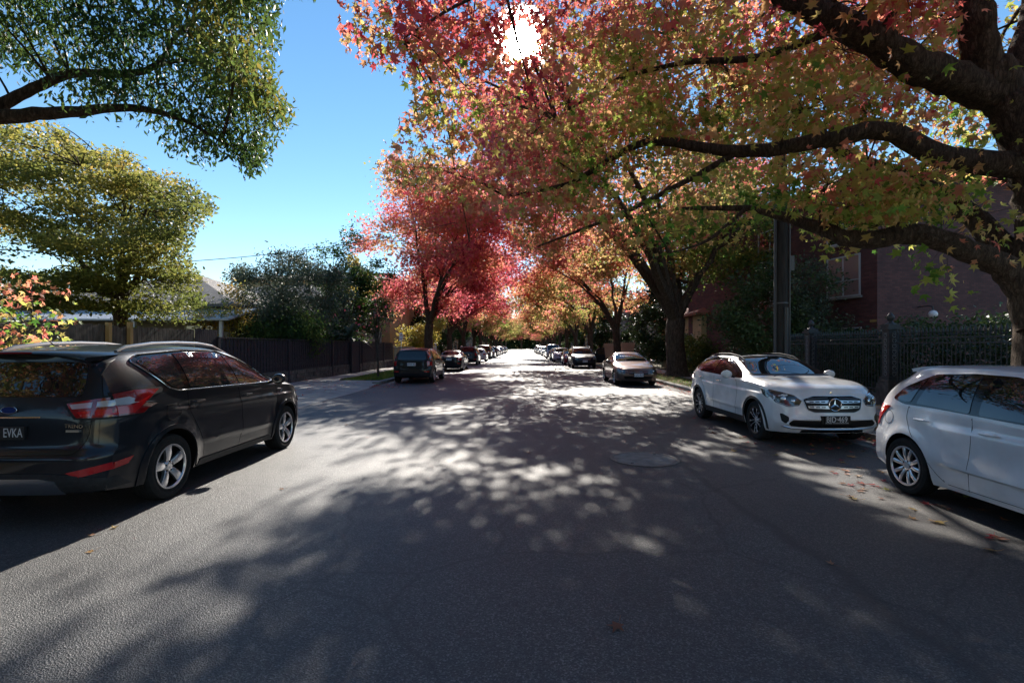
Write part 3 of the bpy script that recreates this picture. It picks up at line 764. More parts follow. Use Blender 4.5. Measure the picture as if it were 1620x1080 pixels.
def street_car(kind, name, x, y, away, col, label, metal=.4, style='seven', det=0, plate_txt=None, white=True, rails=False, rot=0, cat='car', **over):
    k=dict(BASES[kind]); k.update(over)
    L,H,W=k['L'],k['H'],k['Wh']; a,b_=k['ws']
    root=empty(name,(x,y,0),R(90+rot) if away else R(-90+rot),label,cat,'cars parked along the kerb')
    P=paint(name+'_paint',col,metal,.32)
    if k.get('boot'):
        top=[(0,k['boot']-.06),(.25,k['boot']),(.75,k['boot']+.03),(1.2,H-.20),(1.6,H-.04),(2.0,H),(a,H-.04),((a+b_)/2,(H+k['bon'])/2+.02),(b_,k['bon']),(L-.35,k['nose']+.08),(L,k['nose'])]
        roofw=[(0,.66),(.7,.68),(1.4,k['roofw']),(a,k['roofw']),(b_,.74),(L-.3,.70),(L,.60)]
        prr=[(.2,.06),(.4,0),(.6,0),(.9,.03),(1.0,.06)]
    else:
        top=[(0,k['roof0']),(.3,k['roof0']+.04),(.9,H-.015),(1.5,H),(a-.25,H-.02),(a,H-.06),((a+b_)/2,(H+k['bon'])/2+.02),(b_,k['bon']),(L-.35,k['nose']+.09),(L,k['nose'])]
        roofw=[(0,k['roofw']-.06),(.5,k['roofw']-.01),(a,k['roofw']),(b_,W-.17),(L-.3,W-.20),(L,W-.28)]
        s_=k['rearslope']; prr=[(.2,.06),(.4,0),(.65,0),(.75,.03),(k['belt'],.06),(k['roof0'],.06+s_)]
    sp=dict(L=L,xr=k['xr'],xf=k['xf'],ra=k['ra'],R=k['R'],zc=k['R'],sillz=k['sillz'],
      wide=[(0,W*.93),(.4,W*.98),(1,W),(L-1,W),(L-.35,W*.975),(L,W*.92)],
      belt=[(0,min(k['belt'],(k.get('boot') or 9)-.09)),(.7,k['belt']+.03),(L/2,k['belt']),(b_,k['belt']-.04),(L-.4,k['nose']-.02),(L,k['nose']-.1)],
      sill=[(0,k['sillz']+.05),(.5,k['sillz']),(L-.5,k['sillz']),(L,k['sillz'])],
      top=top,roofw=roofw,prof_r=prr,prof_f=[(.2,.1),(.35,.02),(.5,0),(k['nose']-.15,.03),(k['nose'],.10)],
      pr=(.05,.13),pf=(.14,.18),ro=.75,fo=.65,crown=.045,flare=.018,crease=[(k['belt']-.15,k['belt']-.19,.9,L-.6,.015)])
    c=Car(sp,root,P,det)
    add_wheels(c,style,W-.01,k['R'],k['R']*.66,.215,low=True)
    bl=k['belt']; rt=H-.10
    x0=.62 if not k.get('boot') else 1.0
    r0=x0+.12 if not k.get('boot') else 1.42
    outer=[(x0,bl+.14),(r0,rt-.05),(r0+.5,rt),(a-.05,rt-.02),(b_-.25,bl+.10),(b_-.22,bl+.02),(x0+.25,bl+.05)]
    m1=(x0+b_)/2-.05
    def topz(x): 
        pts=[(r0,rt-.05),(r0+.5,rt),(a-.05,rt-.02),(b_-.25,bl+.10)]
        return lerp_tab(pts,x)-.025
    panes=[[(x0+.07,bl+.13),(r0+.04,rt-.085),(r0+.5,rt-.03),(m1-.04,topz(m1-.04)),(m1-.02,bl+.065),(x0+.27,bl+.08)],
           [(m1+.04,topz(m1+.04)),(a-.07,rt-.045),(b_-.33,bl+.12),(b_-.35,bl+.05),(m1+.05,bl+.065)]]
    for sg in (-1,1):
        c.panel('window_surround',outer,'side',M_pillar,.006,sg,grid=.12,rounding=.04)
        for pn in panes: c.panel('side_window',pn,'side',M_glass,.012,sg,grid=.1)
    rw=k['roofw']
    c.panel('windscreen',[(-W*.80,k['bon']+.05),(W*.80,k['bon']+.05),(rw*.93,H-.085),(-rw*.93,H-.085)],'front',M_glass,.008,grid=.1,rounding=.05)
    if k.get('boot'): c.panel('rear_window',[(-.58,k['boot']+.06),(.58,k['boot']+.06),(.50,H-.10),(-.50,H-.10)],'rear',M_glass,.008,grid=.1,rounding=.05)
    else: c.panel('rear_window',[(-rw*.96,bl+.08),(rw*.96,bl+.08),(rw*.85,k['roof0']-.08),(-rw*.85,k['roof0']-.08)],'rear',M_glass,.008,grid=.1,rounding=.05)
    nz=k['nose']
    for sg in (-1,1):
        m=lambda q:[(u*sg,v) for u,v in q]
        if k.get('boot') or kind!='suv': c.panel('tail_light',m([(W*.62,bl-.06),(W*.95,bl-.03),(W*.95,bl-.2),(W*.66,bl-.2)]),'rear',M_redlens,.012,grid=.08)
        else: c.panel('tail_light',m([(W*.74,bl+.02),(W*.80,bl+.02),(W*.95,bl+.0),(W*.96,bl-.2),(W*.76,bl-.2)]),'rear',M_redlens,.012,grid=.08)
        c.panel('reflector',m([(W*.62,.56),(W*.85,.56),(W*.85,.51),(W*.64,.51)]),'rear',M_redlens,.012,grid=.08)
        hl=c.panel('headlight',m([(W*.52,nz-.12),(W*.90,nz-.03),(W*.92,nz-.14),(W*.60,nz-.21)]),'front',M_headlens,.010,grid=.08)
        h,_=c.hit('front',sg*W*.72,nz-.125); q=MB(); q.lathe([(0,.02),(.035,.01),(.045,0)],10,'x',Matrix.Translation(h)); q.build('projector_lamp',M_lamp,hl)
    g=c.panel('grille',[(-W*.48,nz-.10),(W*.48,nz-.10),(W*.44,nz-.25),(-W*.44,nz-.25)],'front',M_black,.010,grid=.1)
    c.strip('grille_bar',[(-W*.46,nz-.14),(W*.46,nz-.14)],'front',M_chrome,.009,.012,parent=g)
    c.strip('grille_bar',[(-W*.44,nz-.20),(W*.44,nz-.20)],'front',M_chrome,.006,.012,parent=g)
    c.panel('lower_intake',[(-W*.7,.42),(W*.7,.42),(W*.62,.31),(-W*.62,.31)],'front',M_black,.010,grid=.1)
    if plate_txt is not None:
        if away: plate(c,'rear',k.get('pz',.80),plate_txt,white)
        else: plate(c,'front',.47 if kind!='suv' else .55,plate_txt,white)
    else:
        plate(c,'rear' if away else 'front',.5 if not away else .8,None,white)
    mirror(c,b_-.38,bl+.0,low=True)
    if rails:
        for sg in (-1,1):
            q=MB(); q.tube([(.55,sg*(rw-.05),H-.04),(.7,sg*(rw-.05),H+.03),(a-.3,sg*(rw-.04),H+.02),(a,sg*(rw-.03),H-.06)],.016,6); q.build('roof_rail',M_satin if rails==1 else M_black,root,smooth=True)
    return c
# ------------------------------------------------------------------ ground, road, paths
def sheet(name, x0,x1,y0,y1,z,mat,nx=1,ny=1,fn=None):
    vs=[];fs=[]
    for j in range(ny+1):
        for i in range(nx+1):
            x=x0+(x1-x0)*i/nx; y=y0+(y1-y0)*j/ny; vs.append((x,y,z+(fn(x,y) if fn else 0)))
    for j in range(ny):
        for i in range(nx): a=j*(nx+1)+i; fs.append((a,a+1,a+nx+2,a+nx+1))
    me=bpy.data.meshes.new(name); me.from_pydata(vs,[],fs); me.update()
    return link(name,me,mat,kind='structure')
MH=(1.80,7.42)                 # manhole
def asphalt():
    m,t,b=newmat('asphalt'); L=t.links.new
    tc=N(t,'ShaderNodeTexCoord'); o=tc.outputs['Object']
    # stone chips
    v=N(t,'ShaderNodeTexVoronoi',i_Scale=115.0); L(o,v.inputs['Vector'])
    sep=N(t,'ShaderNodeSeparateColor'); L(v.outputs['Color'],sep.inputs[0])
    chips=ramp(t,[(0,(.010,.010,.011)),(.45,(.026,.026,.027)),(.8,(.065,.063,.061)),(1,(.15,.145,.14))]); L(sep.outputs[0],chips.inputs[0])
    n1=N(t,'ShaderNodeTexNoise',i_Scale=.55,i_Detail=6.0,i_Roughness=.6); L(o,n1.inputs['Vector'])
    tone=ramp(t,[(.3,(.62,.62,.64)),(.45,(.95,.95,.95)),(.55,(1.05,1.04,1.02)),(.7,(1.42,1.38,1.32))]); L(n1.outputs['Fac'],tone.inputs[0])
    mul=N(t,'ShaderNodeMix',data_type='RGBA',blend_type='MULTIPLY'); mul.inputs[0].default_value=1
    L(chips.outputs[0],mul.inputs[6]); L(tone.outputs[0],mul.inputs[7])
    sx=N(t,'ShaderNodeSeparateXYZ'); L(o,sx.inputs[0])
    # wobble for seams
    nw=N(t,'ShaderNodeTexNoise',i_Scale=.9,i_Detail=7.0); L(o,nw.inputs['Vector'])
    wob=N(t,'ShaderNodeMath',operation='MULTIPLY_ADD',i_1=.55,i_2=-2.55); L(nw.outputs['Fac'],wob.inputs[0])
    xs=N(t,'ShaderNodeMath',operation='ADD'); L(sx.outputs[0],xs.inputs[0]); L(wob.outputs[0],xs.inputs[1])
    ab=N(t,'ShaderNodeMath',operation='ABSOLUTE'); L(xs.outputs[0],ab.inputs[0])
    seam=N(t,'ShaderNodeMapRange'); seam.inputs[1].default_value=.02; seam.inputs[2].default_value=.09; seam.inputs[3].default_value=.35; seam.inputs[4].default_value=1; L(ab.outputs[0],seam.inputs[0])
    # the strip beside the right kerb is a different, browner and finer mix
    edge=N(t,'ShaderNodeMapRange'); edge.inputs[1].default_value=-.03; edge.inputs[2].default_value=.05; L(xs.outputs[0],edge.inputs[0])
    brown=N(t,'ShaderNodeMix',data_type='RGBA',blend_type='MULTIPLY'); L(edge.outputs[0],brown.inputs[0]); L(mul.outputs[2],brown.inputs[6]); brown.inputs[7].default_value=(.92,.84,.78,1)
    # cracks round the manhole and long fine cracks elsewhere
    vc=N(t,'ShaderNodeTexVoronoi',feature='DISTANCE_TO_EDGE',i_Scale=5.5); 
    dv=N(t,'ShaderNodeVectorMath',operation='ADD'); nn=N(t,'ShaderNodeTexNoise',i_Scale=4.0,i_Detail=4.0); L(o,nn.inputs['Vector'])
    sc_=N(t,'ShaderNodeVectorMath',operation='SCALE'); sc_.inputs['Scale'].default_value=.18; L(nn.outputs['Color'],sc_.inputs[0]); L(o,dv.inputs[0]); L(sc_.outputs[0],dv.inputs[1]); L(dv.outputs[0],vc.inputs['Vector'])
    ck=N(t,'ShaderNodeMapRange'); ck.inputs[1].default_value=.0; ck.inputs[2].default_value=.035; ck.inputs[3].default_value=.25; ck.inputs[4].default_value=1; L(vc.outputs['Distance'],ck.inputs[0])
    dm=N(t,'ShaderNodeVectorMath',operation='DISTANCE'); dm.inputs[1].default_value=(MH[0],MH[1],0); L(o,dm.inputs[0])
    ring=N(t,'ShaderNodeMapRange'); ring.inputs[1].default_value=.62; ring.inputs[2].default_value=.95; ring.inputs[3].default_value=1; ring.inputs[4].default_value=0; L(dm.outputs['Value'],ring.inputs[0])
    vl=N(t,'ShaderNodeTexVoronoi',feature='DISTANCE_TO_EDGE',i_Scale=.42); L(dv.outputs[0],vl.inputs['Vector'])
    cl=N(t,'ShaderNodeMapRange'); cl.inputs[1].default_value=.0; cl.inputs[2].default_value=.010; cl.inputs[3].default_value=.35; cl.inputs[4].default_value=1; L(vl.outputs['Distance'],cl.inputs[0])
    one=N(t,'ShaderNodeMix',data_type='FLOAT'); one.inputs[2].default_value=1; L(ring.outputs[0],one.inputs[0]); L(ck.outputs[0],one.inputs[3])
    f1=N(t,'ShaderNodeMath',operation='MULTIPLY'); L(one.outputs[0],f1.inputs[0]); L(seam.outputs[0],f1.inputs[1])
    f2=N(t,'ShaderNodeMath',operation='MULTIPLY'); L(f1.outputs[0],f2.inputs[0]); L(cl.outputs[0],f2.inputs[1])
    fin=N(t,'ShaderNodeVectorMath',operation='SCALE'); L(brown.outputs[2],fin.inputs[0]); L(f2.outputs[0],fin.inputs['Scale'])
    L(fin.outputs[0],b.inputs['Base Color'])
    b.inputs['Roughness'].default_value=.58; b.inputs['Specular IOR Level'].default_value=1.0
    nb=N(t,'ShaderNodeTexNoise',i_Scale=120.0,i_Detail=4.0,i_Roughness=.6); L(o,nb.inputs['Vector'])
    h=N(t,'ShaderNodeMath',operation='ADD'); L(nb.outputs['Fac'],h.inputs[0]); L(v.outputs['Distance'],h.inputs[1])
    bp=N(t,'ShaderNodeBump',i_Strength=.7,i_Distance=.006); L(h.outputs[0],bp.inputs['Height']); L(bp.outputs[0],b.inputs['Normal'])
    return m
M_asph=asphalt()
M_conc=noisy('footpath_concrete',[(.3,(.26,.25,.235)),(.5,(.33,.32,.30)),(.7,(.40,.385,.36))],2.5,.85,.3,60)
M_kerb=noisy('kerb_stone',[(.3,(.15,.145,.14)),(.7,(.30,.29,.27))],5,.85,.5,40)
M_soil=noisy('verge_soil',[(.3,(.05,.035,.02)),(.5,(.10,.075,.04)),(.7,(.10,.11,.035))],3,.95,.8,25)
M_grass=noisy('grass_base',[(.3,(.03,.06,.01)),(.55,(.06,.11,.02)),(.75,(.09,.09,.03))],2,.95,.8,40)
sheet('ground',-700,700,-200,900,-.06,M_soil)
sheet('road',-6.1,6.1,-120,420,0,M_asph)
RXL,RXR=-6.1,6.1
def slab(name,x0,x1,y0,y1,z0,z1,mat):
    b=MB(); b.box(x0,x1,y0,y1,z0,z1); o=b.build(name,mat); o['kind']='structure'; return o
slab('gutter',6.1-.42,6.1,-20,420,-.05,.006,M_kerb); slab('gutter',-6.1,-5.68,21.5,420,-.05,.006,M_kerb)
# kerb stones
def kerb(x0,x1,y0,y1):
    b=MB(); y=y0
    while y<min(y1,90):
        b.box(x0,x1,y,y+.985,-.05,.128+rnd.uniform(-.004,.004)); y+=1.0
    if y1>90: b.box(x0,x1,y,y1,-.05,.128)
    o=b.build('kerb',M_kerb); o['kind']='structure'
kerb(6.1,6.38,-20,420); kerb(-6.38,-6.1,21.6,420); kerb(-6.38,-6.1,-20,4.5)
slab('verge',6.38,7.95,-20,420,-.05,.118,M_soil); slab('footpath',7.95,9.3,-20,420,-.05,.125,M_conc)
slab('verge',-8.35,-6.38,23.2,420,-.05,.118,M_grass); slab('footpath',-9.72,-8.35,21.8,420,-.05,.125,M_conc)
# driveway crossing with a flared mouth on the left
b=MB(); b.add([(-9.72,4.5,.125),(-6.38,4.5,.125),(-5.95,5.6,.012),(-5.95,19.6,.012),(-6.38,23.0,.11),(-8.30,23.0,.122),(-9.72,21.7,.125),
              (-9.72,4.5,-.05),(-6.38,4.5,-.05),(-5.95,5.6,-.05),(-5.95,19.6,-.05),(-6.38,23.0,-.05),(-8.30,23.0,-.05),(-9.72,21.7,-.05)],
              [(0,1,2),(0,2,3,6),(3,4,5,6),(1,8,9,2),(2,9,10,3),(3,10,11,4),(4,11,12,5),(5,12,13,6),(7,8,1,0),(0,6,13,7)])
o=b.build('driveway',M_conc); o['kind']='structure'
# manhole
mh=empty('manhole_cover',(MH[0],MH[1],.0),0.3,'round iron manhole cover with a concrete centre set in the cracked asphalt','manhole')
M_iron=noisy('worn_iron',[(.3,(.09,.08,.07)),(.7,(.2,.18,.16))],14,.55,.5,80,spec=.5)
M_fill=noisy('cover_concrete',[(.3,(.17,.155,.14)),(.7,(.30,.275,.25))],7,.85,.6,70)
b=MB(); b.lathe([(.455,.004),(.455,.012),(.50,.012),(.50,.004)],56,'z'); b.lathe([(.435,.003),(.435,.011),(.452,.011),(.452,.003)],56,'z'); b.build('rim',M_iron,mh,smooth=False)
b=MB(); b.lathe([(0,.009),(.434,.007)],56,'z'); b.build('lid',M_fill,mh)
for a in (0.6,3.7): b=MB(); b.box(math.cos(a)*.36-.02,math.cos(a)*.36+.02,math.sin(a)*.36-.012,math.sin(a)*.36+.012,.006,.0105); b.build('lifting_slot',M_gap,mh)
# ------------------------------------------------------------------ foliage
rng=np.random.default_rng(11)
def leafmat(name, stops, trans=.58, rough=.5, scale=None, spec=.35):
    m=bpy.data.materials.new(name); m.use_nodes=True; t=m.node_tree; t.nodes.clear(); L=t.links.new
    out=N(t,'ShaderNodeOutputMaterial'); at_=N(t,'ShaderNodeAttribute',attribute_name='tint')
    r=ramp(t,stops); L(at_.outputs['Fac'],r.inputs[0])
    p=N(t,'ShaderNodeBsdfPrincipled'); p.inputs['Roughness'].default_value=rough; p.inputs['Specular IOR Level'].default_value=spec
    hs=N(t,'ShaderNodeHueSaturation',i_Saturation=.90,i_Value=2.5); L(r.outputs[0],hs.inputs['Color'])
    tr=N(t,'ShaderNodeBsdfTranslucent'); L(hs.outputs[0],tr.inputs['Color']); L(r.outputs[0],p.inputs['Base Color'])
    mx=N(t,'ShaderNodeMixShader',i_0=trans); L(p.outputs[0],mx.inputs[1]); L(tr.outputs[0],mx.inputs[2]); L(mx.outputs[0],out.inputs[0])
    return m
AUT=[(0,(.03,.085,.012)),(.18,(.075,.14,.02)),(.34,(.20,.20,.035)),(.5,(.30,.19,.06)),(.62,(.38,.15,.065)),(.76,(.42,.095,.075)),(.9,(.40,.05,.085)),(1,(.22,.02,.04))]
M_aut=leafmat('autumn_leaves',AUT)
AUTV=[(0,(.04,.12,.01)),(.2,(.12,.20,.015)),(.36,(.30,.30,.045)),(.5,(.40,.27,.075)),(.62,(.40,.15,.07)),(.76,(.43,.08,.055)),(.9,(.36,.02,.035)),(1,(.2,.012,.02))]
M_autv=leafmat('vivid_autumn_leaves',AUTV)
M_green=leafmat('dark_green_leaves',[(0,(.012,.028,.008)),(.5,(.03,.065,.012)),(.85,(.09,.13,.02)),(1,(.20,.16,.02))],.40,.5,spec=.3)
M_locust=leafmat('yellow_green_leaves',[(0,(.045,.07,.012)),(.5,(.115,.13,.022)),(.8,(.23,.20,.03)),(1,(.35,.2,.03))],.45)
M_olive=leafmat('olive_leaves',[(0,(.03,.045,.025)),(.6,(.075,.095,.055)),(1,(.17,.19,.13))],.2,.5)
M_yellow=leafmat('yellow_leaves',[(0,(.15,.16,.02)),(.5,(.32,.25,.03)),(1,(.4,.22,.04))],.4)
M_hedge=leafmat('hedge_leaves',[(0,(.012,.025,.008)),(.6,(.03,.055,.015)),(1,(.07,.11,.03))],.2,.4)
def bark(name,c0,c1,c2):
    m,t,b=newmat(name); L=t.links.new
    tc=N(t,'ShaderNodeTexCoord'); mp=N(t,'ShaderNodeMapping'); mp.inputs['Scale'].default_value=(1,1,.22); L(tc.outputs['Object'],mp.inputs[0])
    n=N(t,'ShaderNodeTexNoise',i_Scale=14.0,i_Detail=8.0,i_Roughness=.65,i_Distortion=.6); L(mp.outputs[0],n.inputs['Vector'])
    v=N(t,'ShaderNodeTexVoronoi',feature='DISTANCE_TO_EDGE',i_Scale=26.0); mpd=N(t,'ShaderNodeVectorMath',operation='MULTIPLY_ADD'); mpd.inputs[1].default_value=(.12,.12,.12); L(n.outputs['Color'],mpd.inputs[0]); L(mp.outputs[0],mpd.inputs[2]); L(mpd.outputs[0],v.inputs['Vector']); (lambda *a:None)(mp.outputs[0],v.inputs['Vector'])
    r=ramp(t,[(.3,c0),(.5,c1),(.72,c2)]); L(n.outputs['Fac'],r.inputs[0])
    mr_=N(t,'ShaderNodeMapRange'); mr_.inputs[2].default_value=.18; mr_.inputs[3].default_value=.4; mr_.inputs[3].default_value=.55; mr_.inputs[4].default_value=1.0; L(v.outputs['Distance'],mr_.inputs[0])
    sc_=N(t,'ShaderNodeVectorMath',operation='SCALE'); L(r.outputs[0],sc_.inputs[0]); L(mr_.outputs[0],sc_.inputs['Scale']); L(sc_.outputs[0],b.inputs['Base Color'])
    ad=N(t,'ShaderNodeMath',operation='ADD'); L(n.outputs['Fac'],ad.inputs[0]); L(mr_.outputs[0],ad.inputs[1])
    bp=N(t,'ShaderNodeBump',i_Strength=.8,i_Distance=.025); L(ad.outputs[0],bp.inputs['Height']); L(bp.outputs[0],b.inputs['Normal'])
    b.inputs['Roughness'].default_value=.92; b.inputs['Specular IOR Level'].default_value=.2
    return m
M_bark=bark('furrowed_bark',(.04,.028,.02),(.10,.07,.05),(.19,.14,.105))
M_barkg=bark('grey_bark',(.05,.045,.04),(.10,.09,.08),(.17,.15,.13))
def star(n=5, inner=.42, cup=.12):
    v=[(0,.0,0)]; f=[]
    angs=[90,30,150,-32,212]; 
    order=sorted([(a if a>-90 else a+360) for a in angs])
    tips=[(-32,.62),(30,.92),(90,1.0),(150,.92),(212,.62)]
    pts=[]
    for i,(a,l) in enumerate(tips):
        pts.append((math.cos(R(a))*l*.55,math.sin(R(a))*l*.55+.0,-cup*l))
        if i<4:
            b_=(a+tips[i+1][0])/2; pts.append((math.cos(R(b_))*inner*.5,math.sin(R(b_))*inner*.5,cup*.25))
    pts.append((0,-.18,0))
    v+=pts; k=len(pts)
    f=[(0,i+1,(i+1)%k+1) for i in range(k)]
    return np.array(v,float),np.array(f)
LEAF_STAR=star()
LEAF_TRI3=(np.array([(0,-.2,0),(.5,.05,-.08),(.16,.16,.03),(0,.58,-.08),(-.16,.16,.03),(-.5,.05,-.08)],float),np.array([(0,1,2),(0,2,4),(2,3,4),(0,4,5)]))
LEAF_LANCE=(np.array([(0,-.5,0),(.17,-.1,.03),(.10,.25,.02),(0,.55,-.06),(-.10,.25,.02),(-.17,-.1,.03)],float),np.array([(0,1,5),(1,2,4),(1,4,5),(2,3,4)]))
LEAF_OVAL=(np.array([(0,-.5,0),(.28,-.05,.04),(0,.5,-.05),(-.28,-.05,.04)],float),np.array([(0,1,2),(0,2,3)]))
def leaves(name, P, S, T, tmpl, mat, parent, droop=.5, seed=0, hang=None):
    """P centres (n,3), S sizes, T tints -> one mesh of real leaf blades"""
    g=np.random.default_rng(seed+5); n=len(P); V,Fc=tmpl; k=len(V)
    # blade axis: y (tip) leans downward by droop; normal random
    d=g.normal(size=(n,3)); d[:,2]=d[:,2]*.6-droop*1.6; d/=np.linalg.norm(d,axis=1)[:,None]
    r=g.normal(size=(n,3)); a=np.cross(d,r); a/=np.linalg.norm(a,axis=1)[:,None]+1e-9; c=np.cross(a,d)
    fold=g.uniform(.6,1.8,size=(n,1))
    W=(V[None,:,0,None]*a[:,None,:]*1.0+V[None,:,1,None]*d[:,None,:]+(V[None,:,2]*fold)[:,:,None]*c[:,None,:])*S[:,None,None]+P[:,None,:]
    co=W.reshape(-1,3).astype(np.float32); F_=(Fc[None]+ (np.arange(n)*k)[:,None,None]).reshape(-1,3).astype(np.int32)
    me=bpy.data.meshes.new(name); me.vertices.add(len(co)); me.vertices.foreach_set('co',co.ravel())
    me.loops.add(len(F_)*3); me.loops.foreach_set('vertex_index',F_.ravel()); me.polygons.add(len(F_))
    me.polygons.foreach_set('loop_start',np.arange(0,len(F_)*3,3,dtype=np.int32))
    try: me.polygons.foreach_set('loop_total',np.full(len(F_),3,dtype=np.int32))
    except Exception: pass
    at_=me.attributes.new('tint','FLOAT','POINT'); at_.data.foreach_set('value',np.repeat(np.clip(T,0,1),k).astype(np.float32))
    me.update(); me.validate()
    return link(name,me,mat,parent)
SUNV=np.array([0,math.cos(R(SUN_EL)),math.sin(R(SUN_EL))])
def project(P):
    Y=np.maximum(P[:,1],.01); return 825+F*P[:,0]/Y, 548-F*(P[:,2]-CAM_H)/Y
def inpoly(px,py,poly):
    c=np.zeros(len(px),bool); j=len(poly)-1
    for i in range(len(poly)):
        xi,yi=poly[i]; xj,yj=poly[j]
        if yi!=yj: c^=((yi>py)!=(yj>py))&(px<(xj-xi)*(py-yi)/(yj-yi)+xi)
        j=i
    return c
def in_frame(px,py,P,m=40): return (P[:,1]>.3)&(px>-m)&(px<1620+m)&(py>-m)&(py<1080)
def bez(p0,p1,p2,n=8):
    return [p0*(1-t)**2+p1*2*t*(1-t)+p2*t*t for t in [i/n for i in range(n+1)]]
def wander(pts, amp, g):
    out=[pts[0]]
    for p in pts[1:]: out.append(p+Vector((g.uniform(-1,1),g.uniform(-1,1),g.uniform(-.6,.6)))*amp)
    return out
def cluster_leaves(C, per, cr, flat, g):
    """points round cluster centres"""
    n=len(C); cnt=np.maximum(1,g.poisson(per,size=n)); idx=np.repeat(np.arange(n),cnt)
    off=g.normal(size=(len(idx),3))*cr; off[:,2]*=flat
    return C[idx]+off, idx
def ell_sample(blobs, n, g, shell=.45):
    """blobs: (cx,cy,cz,rx,ry,rz)"""
    w=np.array([(b[3]*b[4]*b[5])**.62 for b in blobs]); w=w/w.sum(); k=g.choice(len(blobs),size=n,p=w)
    B=np.array(blobs)[k]; d=g.normal(size=(n,3)); d/=np.linalg.norm(d,axis=1)[:,None]
    r=np.maximum(g.random(n)**(1/3),g.random(n)**shell*0)[:,None]
    r=(shell+(1-shell)*r)*1.0 if shell<1 else r
    r=np.where(g.random((n,1))<.75,r,g.random((n,1))**(1/3))
    return B[:,:3]+d*r*B[:,3:6]
def twigs(mb, skel, C, g, r0=.016, maxd=4.0, n=3, frac=.6, base=Vector((0,0,0))):
    S=np.array([[p.x,p.y,p.z] for p in skel])
    for c in C:
        if g.random()>frac: continue
        dd=np.linalg.norm(S-c,axis=1)+np.abs(S[:,2]-c[2]+.4)*.3; i=int(dd.argmin())
        if dd[i]>maxd: continue
        p=skel[i]; q=Vector(c); mid=(p+q)/2+Vector((g.uniform(-.2,.2),g.uniform(-.2,.2),.12*(q-p).length+g.uniform(-.1,.15)))
        pts=bez(p,mid,q,4); L=(q-p).length
        rr=r0*min(1.6,.5+L/2.2)
        mb.tube([v-base+(Vector((g.uniform(-.03,.03),)*3) if 0<k<4 else Vector((0,0,0))) for k,v in enumerate(pts)],[rr,rr*.8,rr*.6,rr*.42,rr*.2],n,cap=False)
SUNPATCH=[(4.1,5.6,.6,1.8,.92),(5.0,7.6,1.1,1.5,.88),(4.3,9.6,.6,2.0,.6),(.15,6.7,.4,.3,.6),(.85,4.25,.24,.18,.6),(2.9,8.0,.5,.9,.6)]
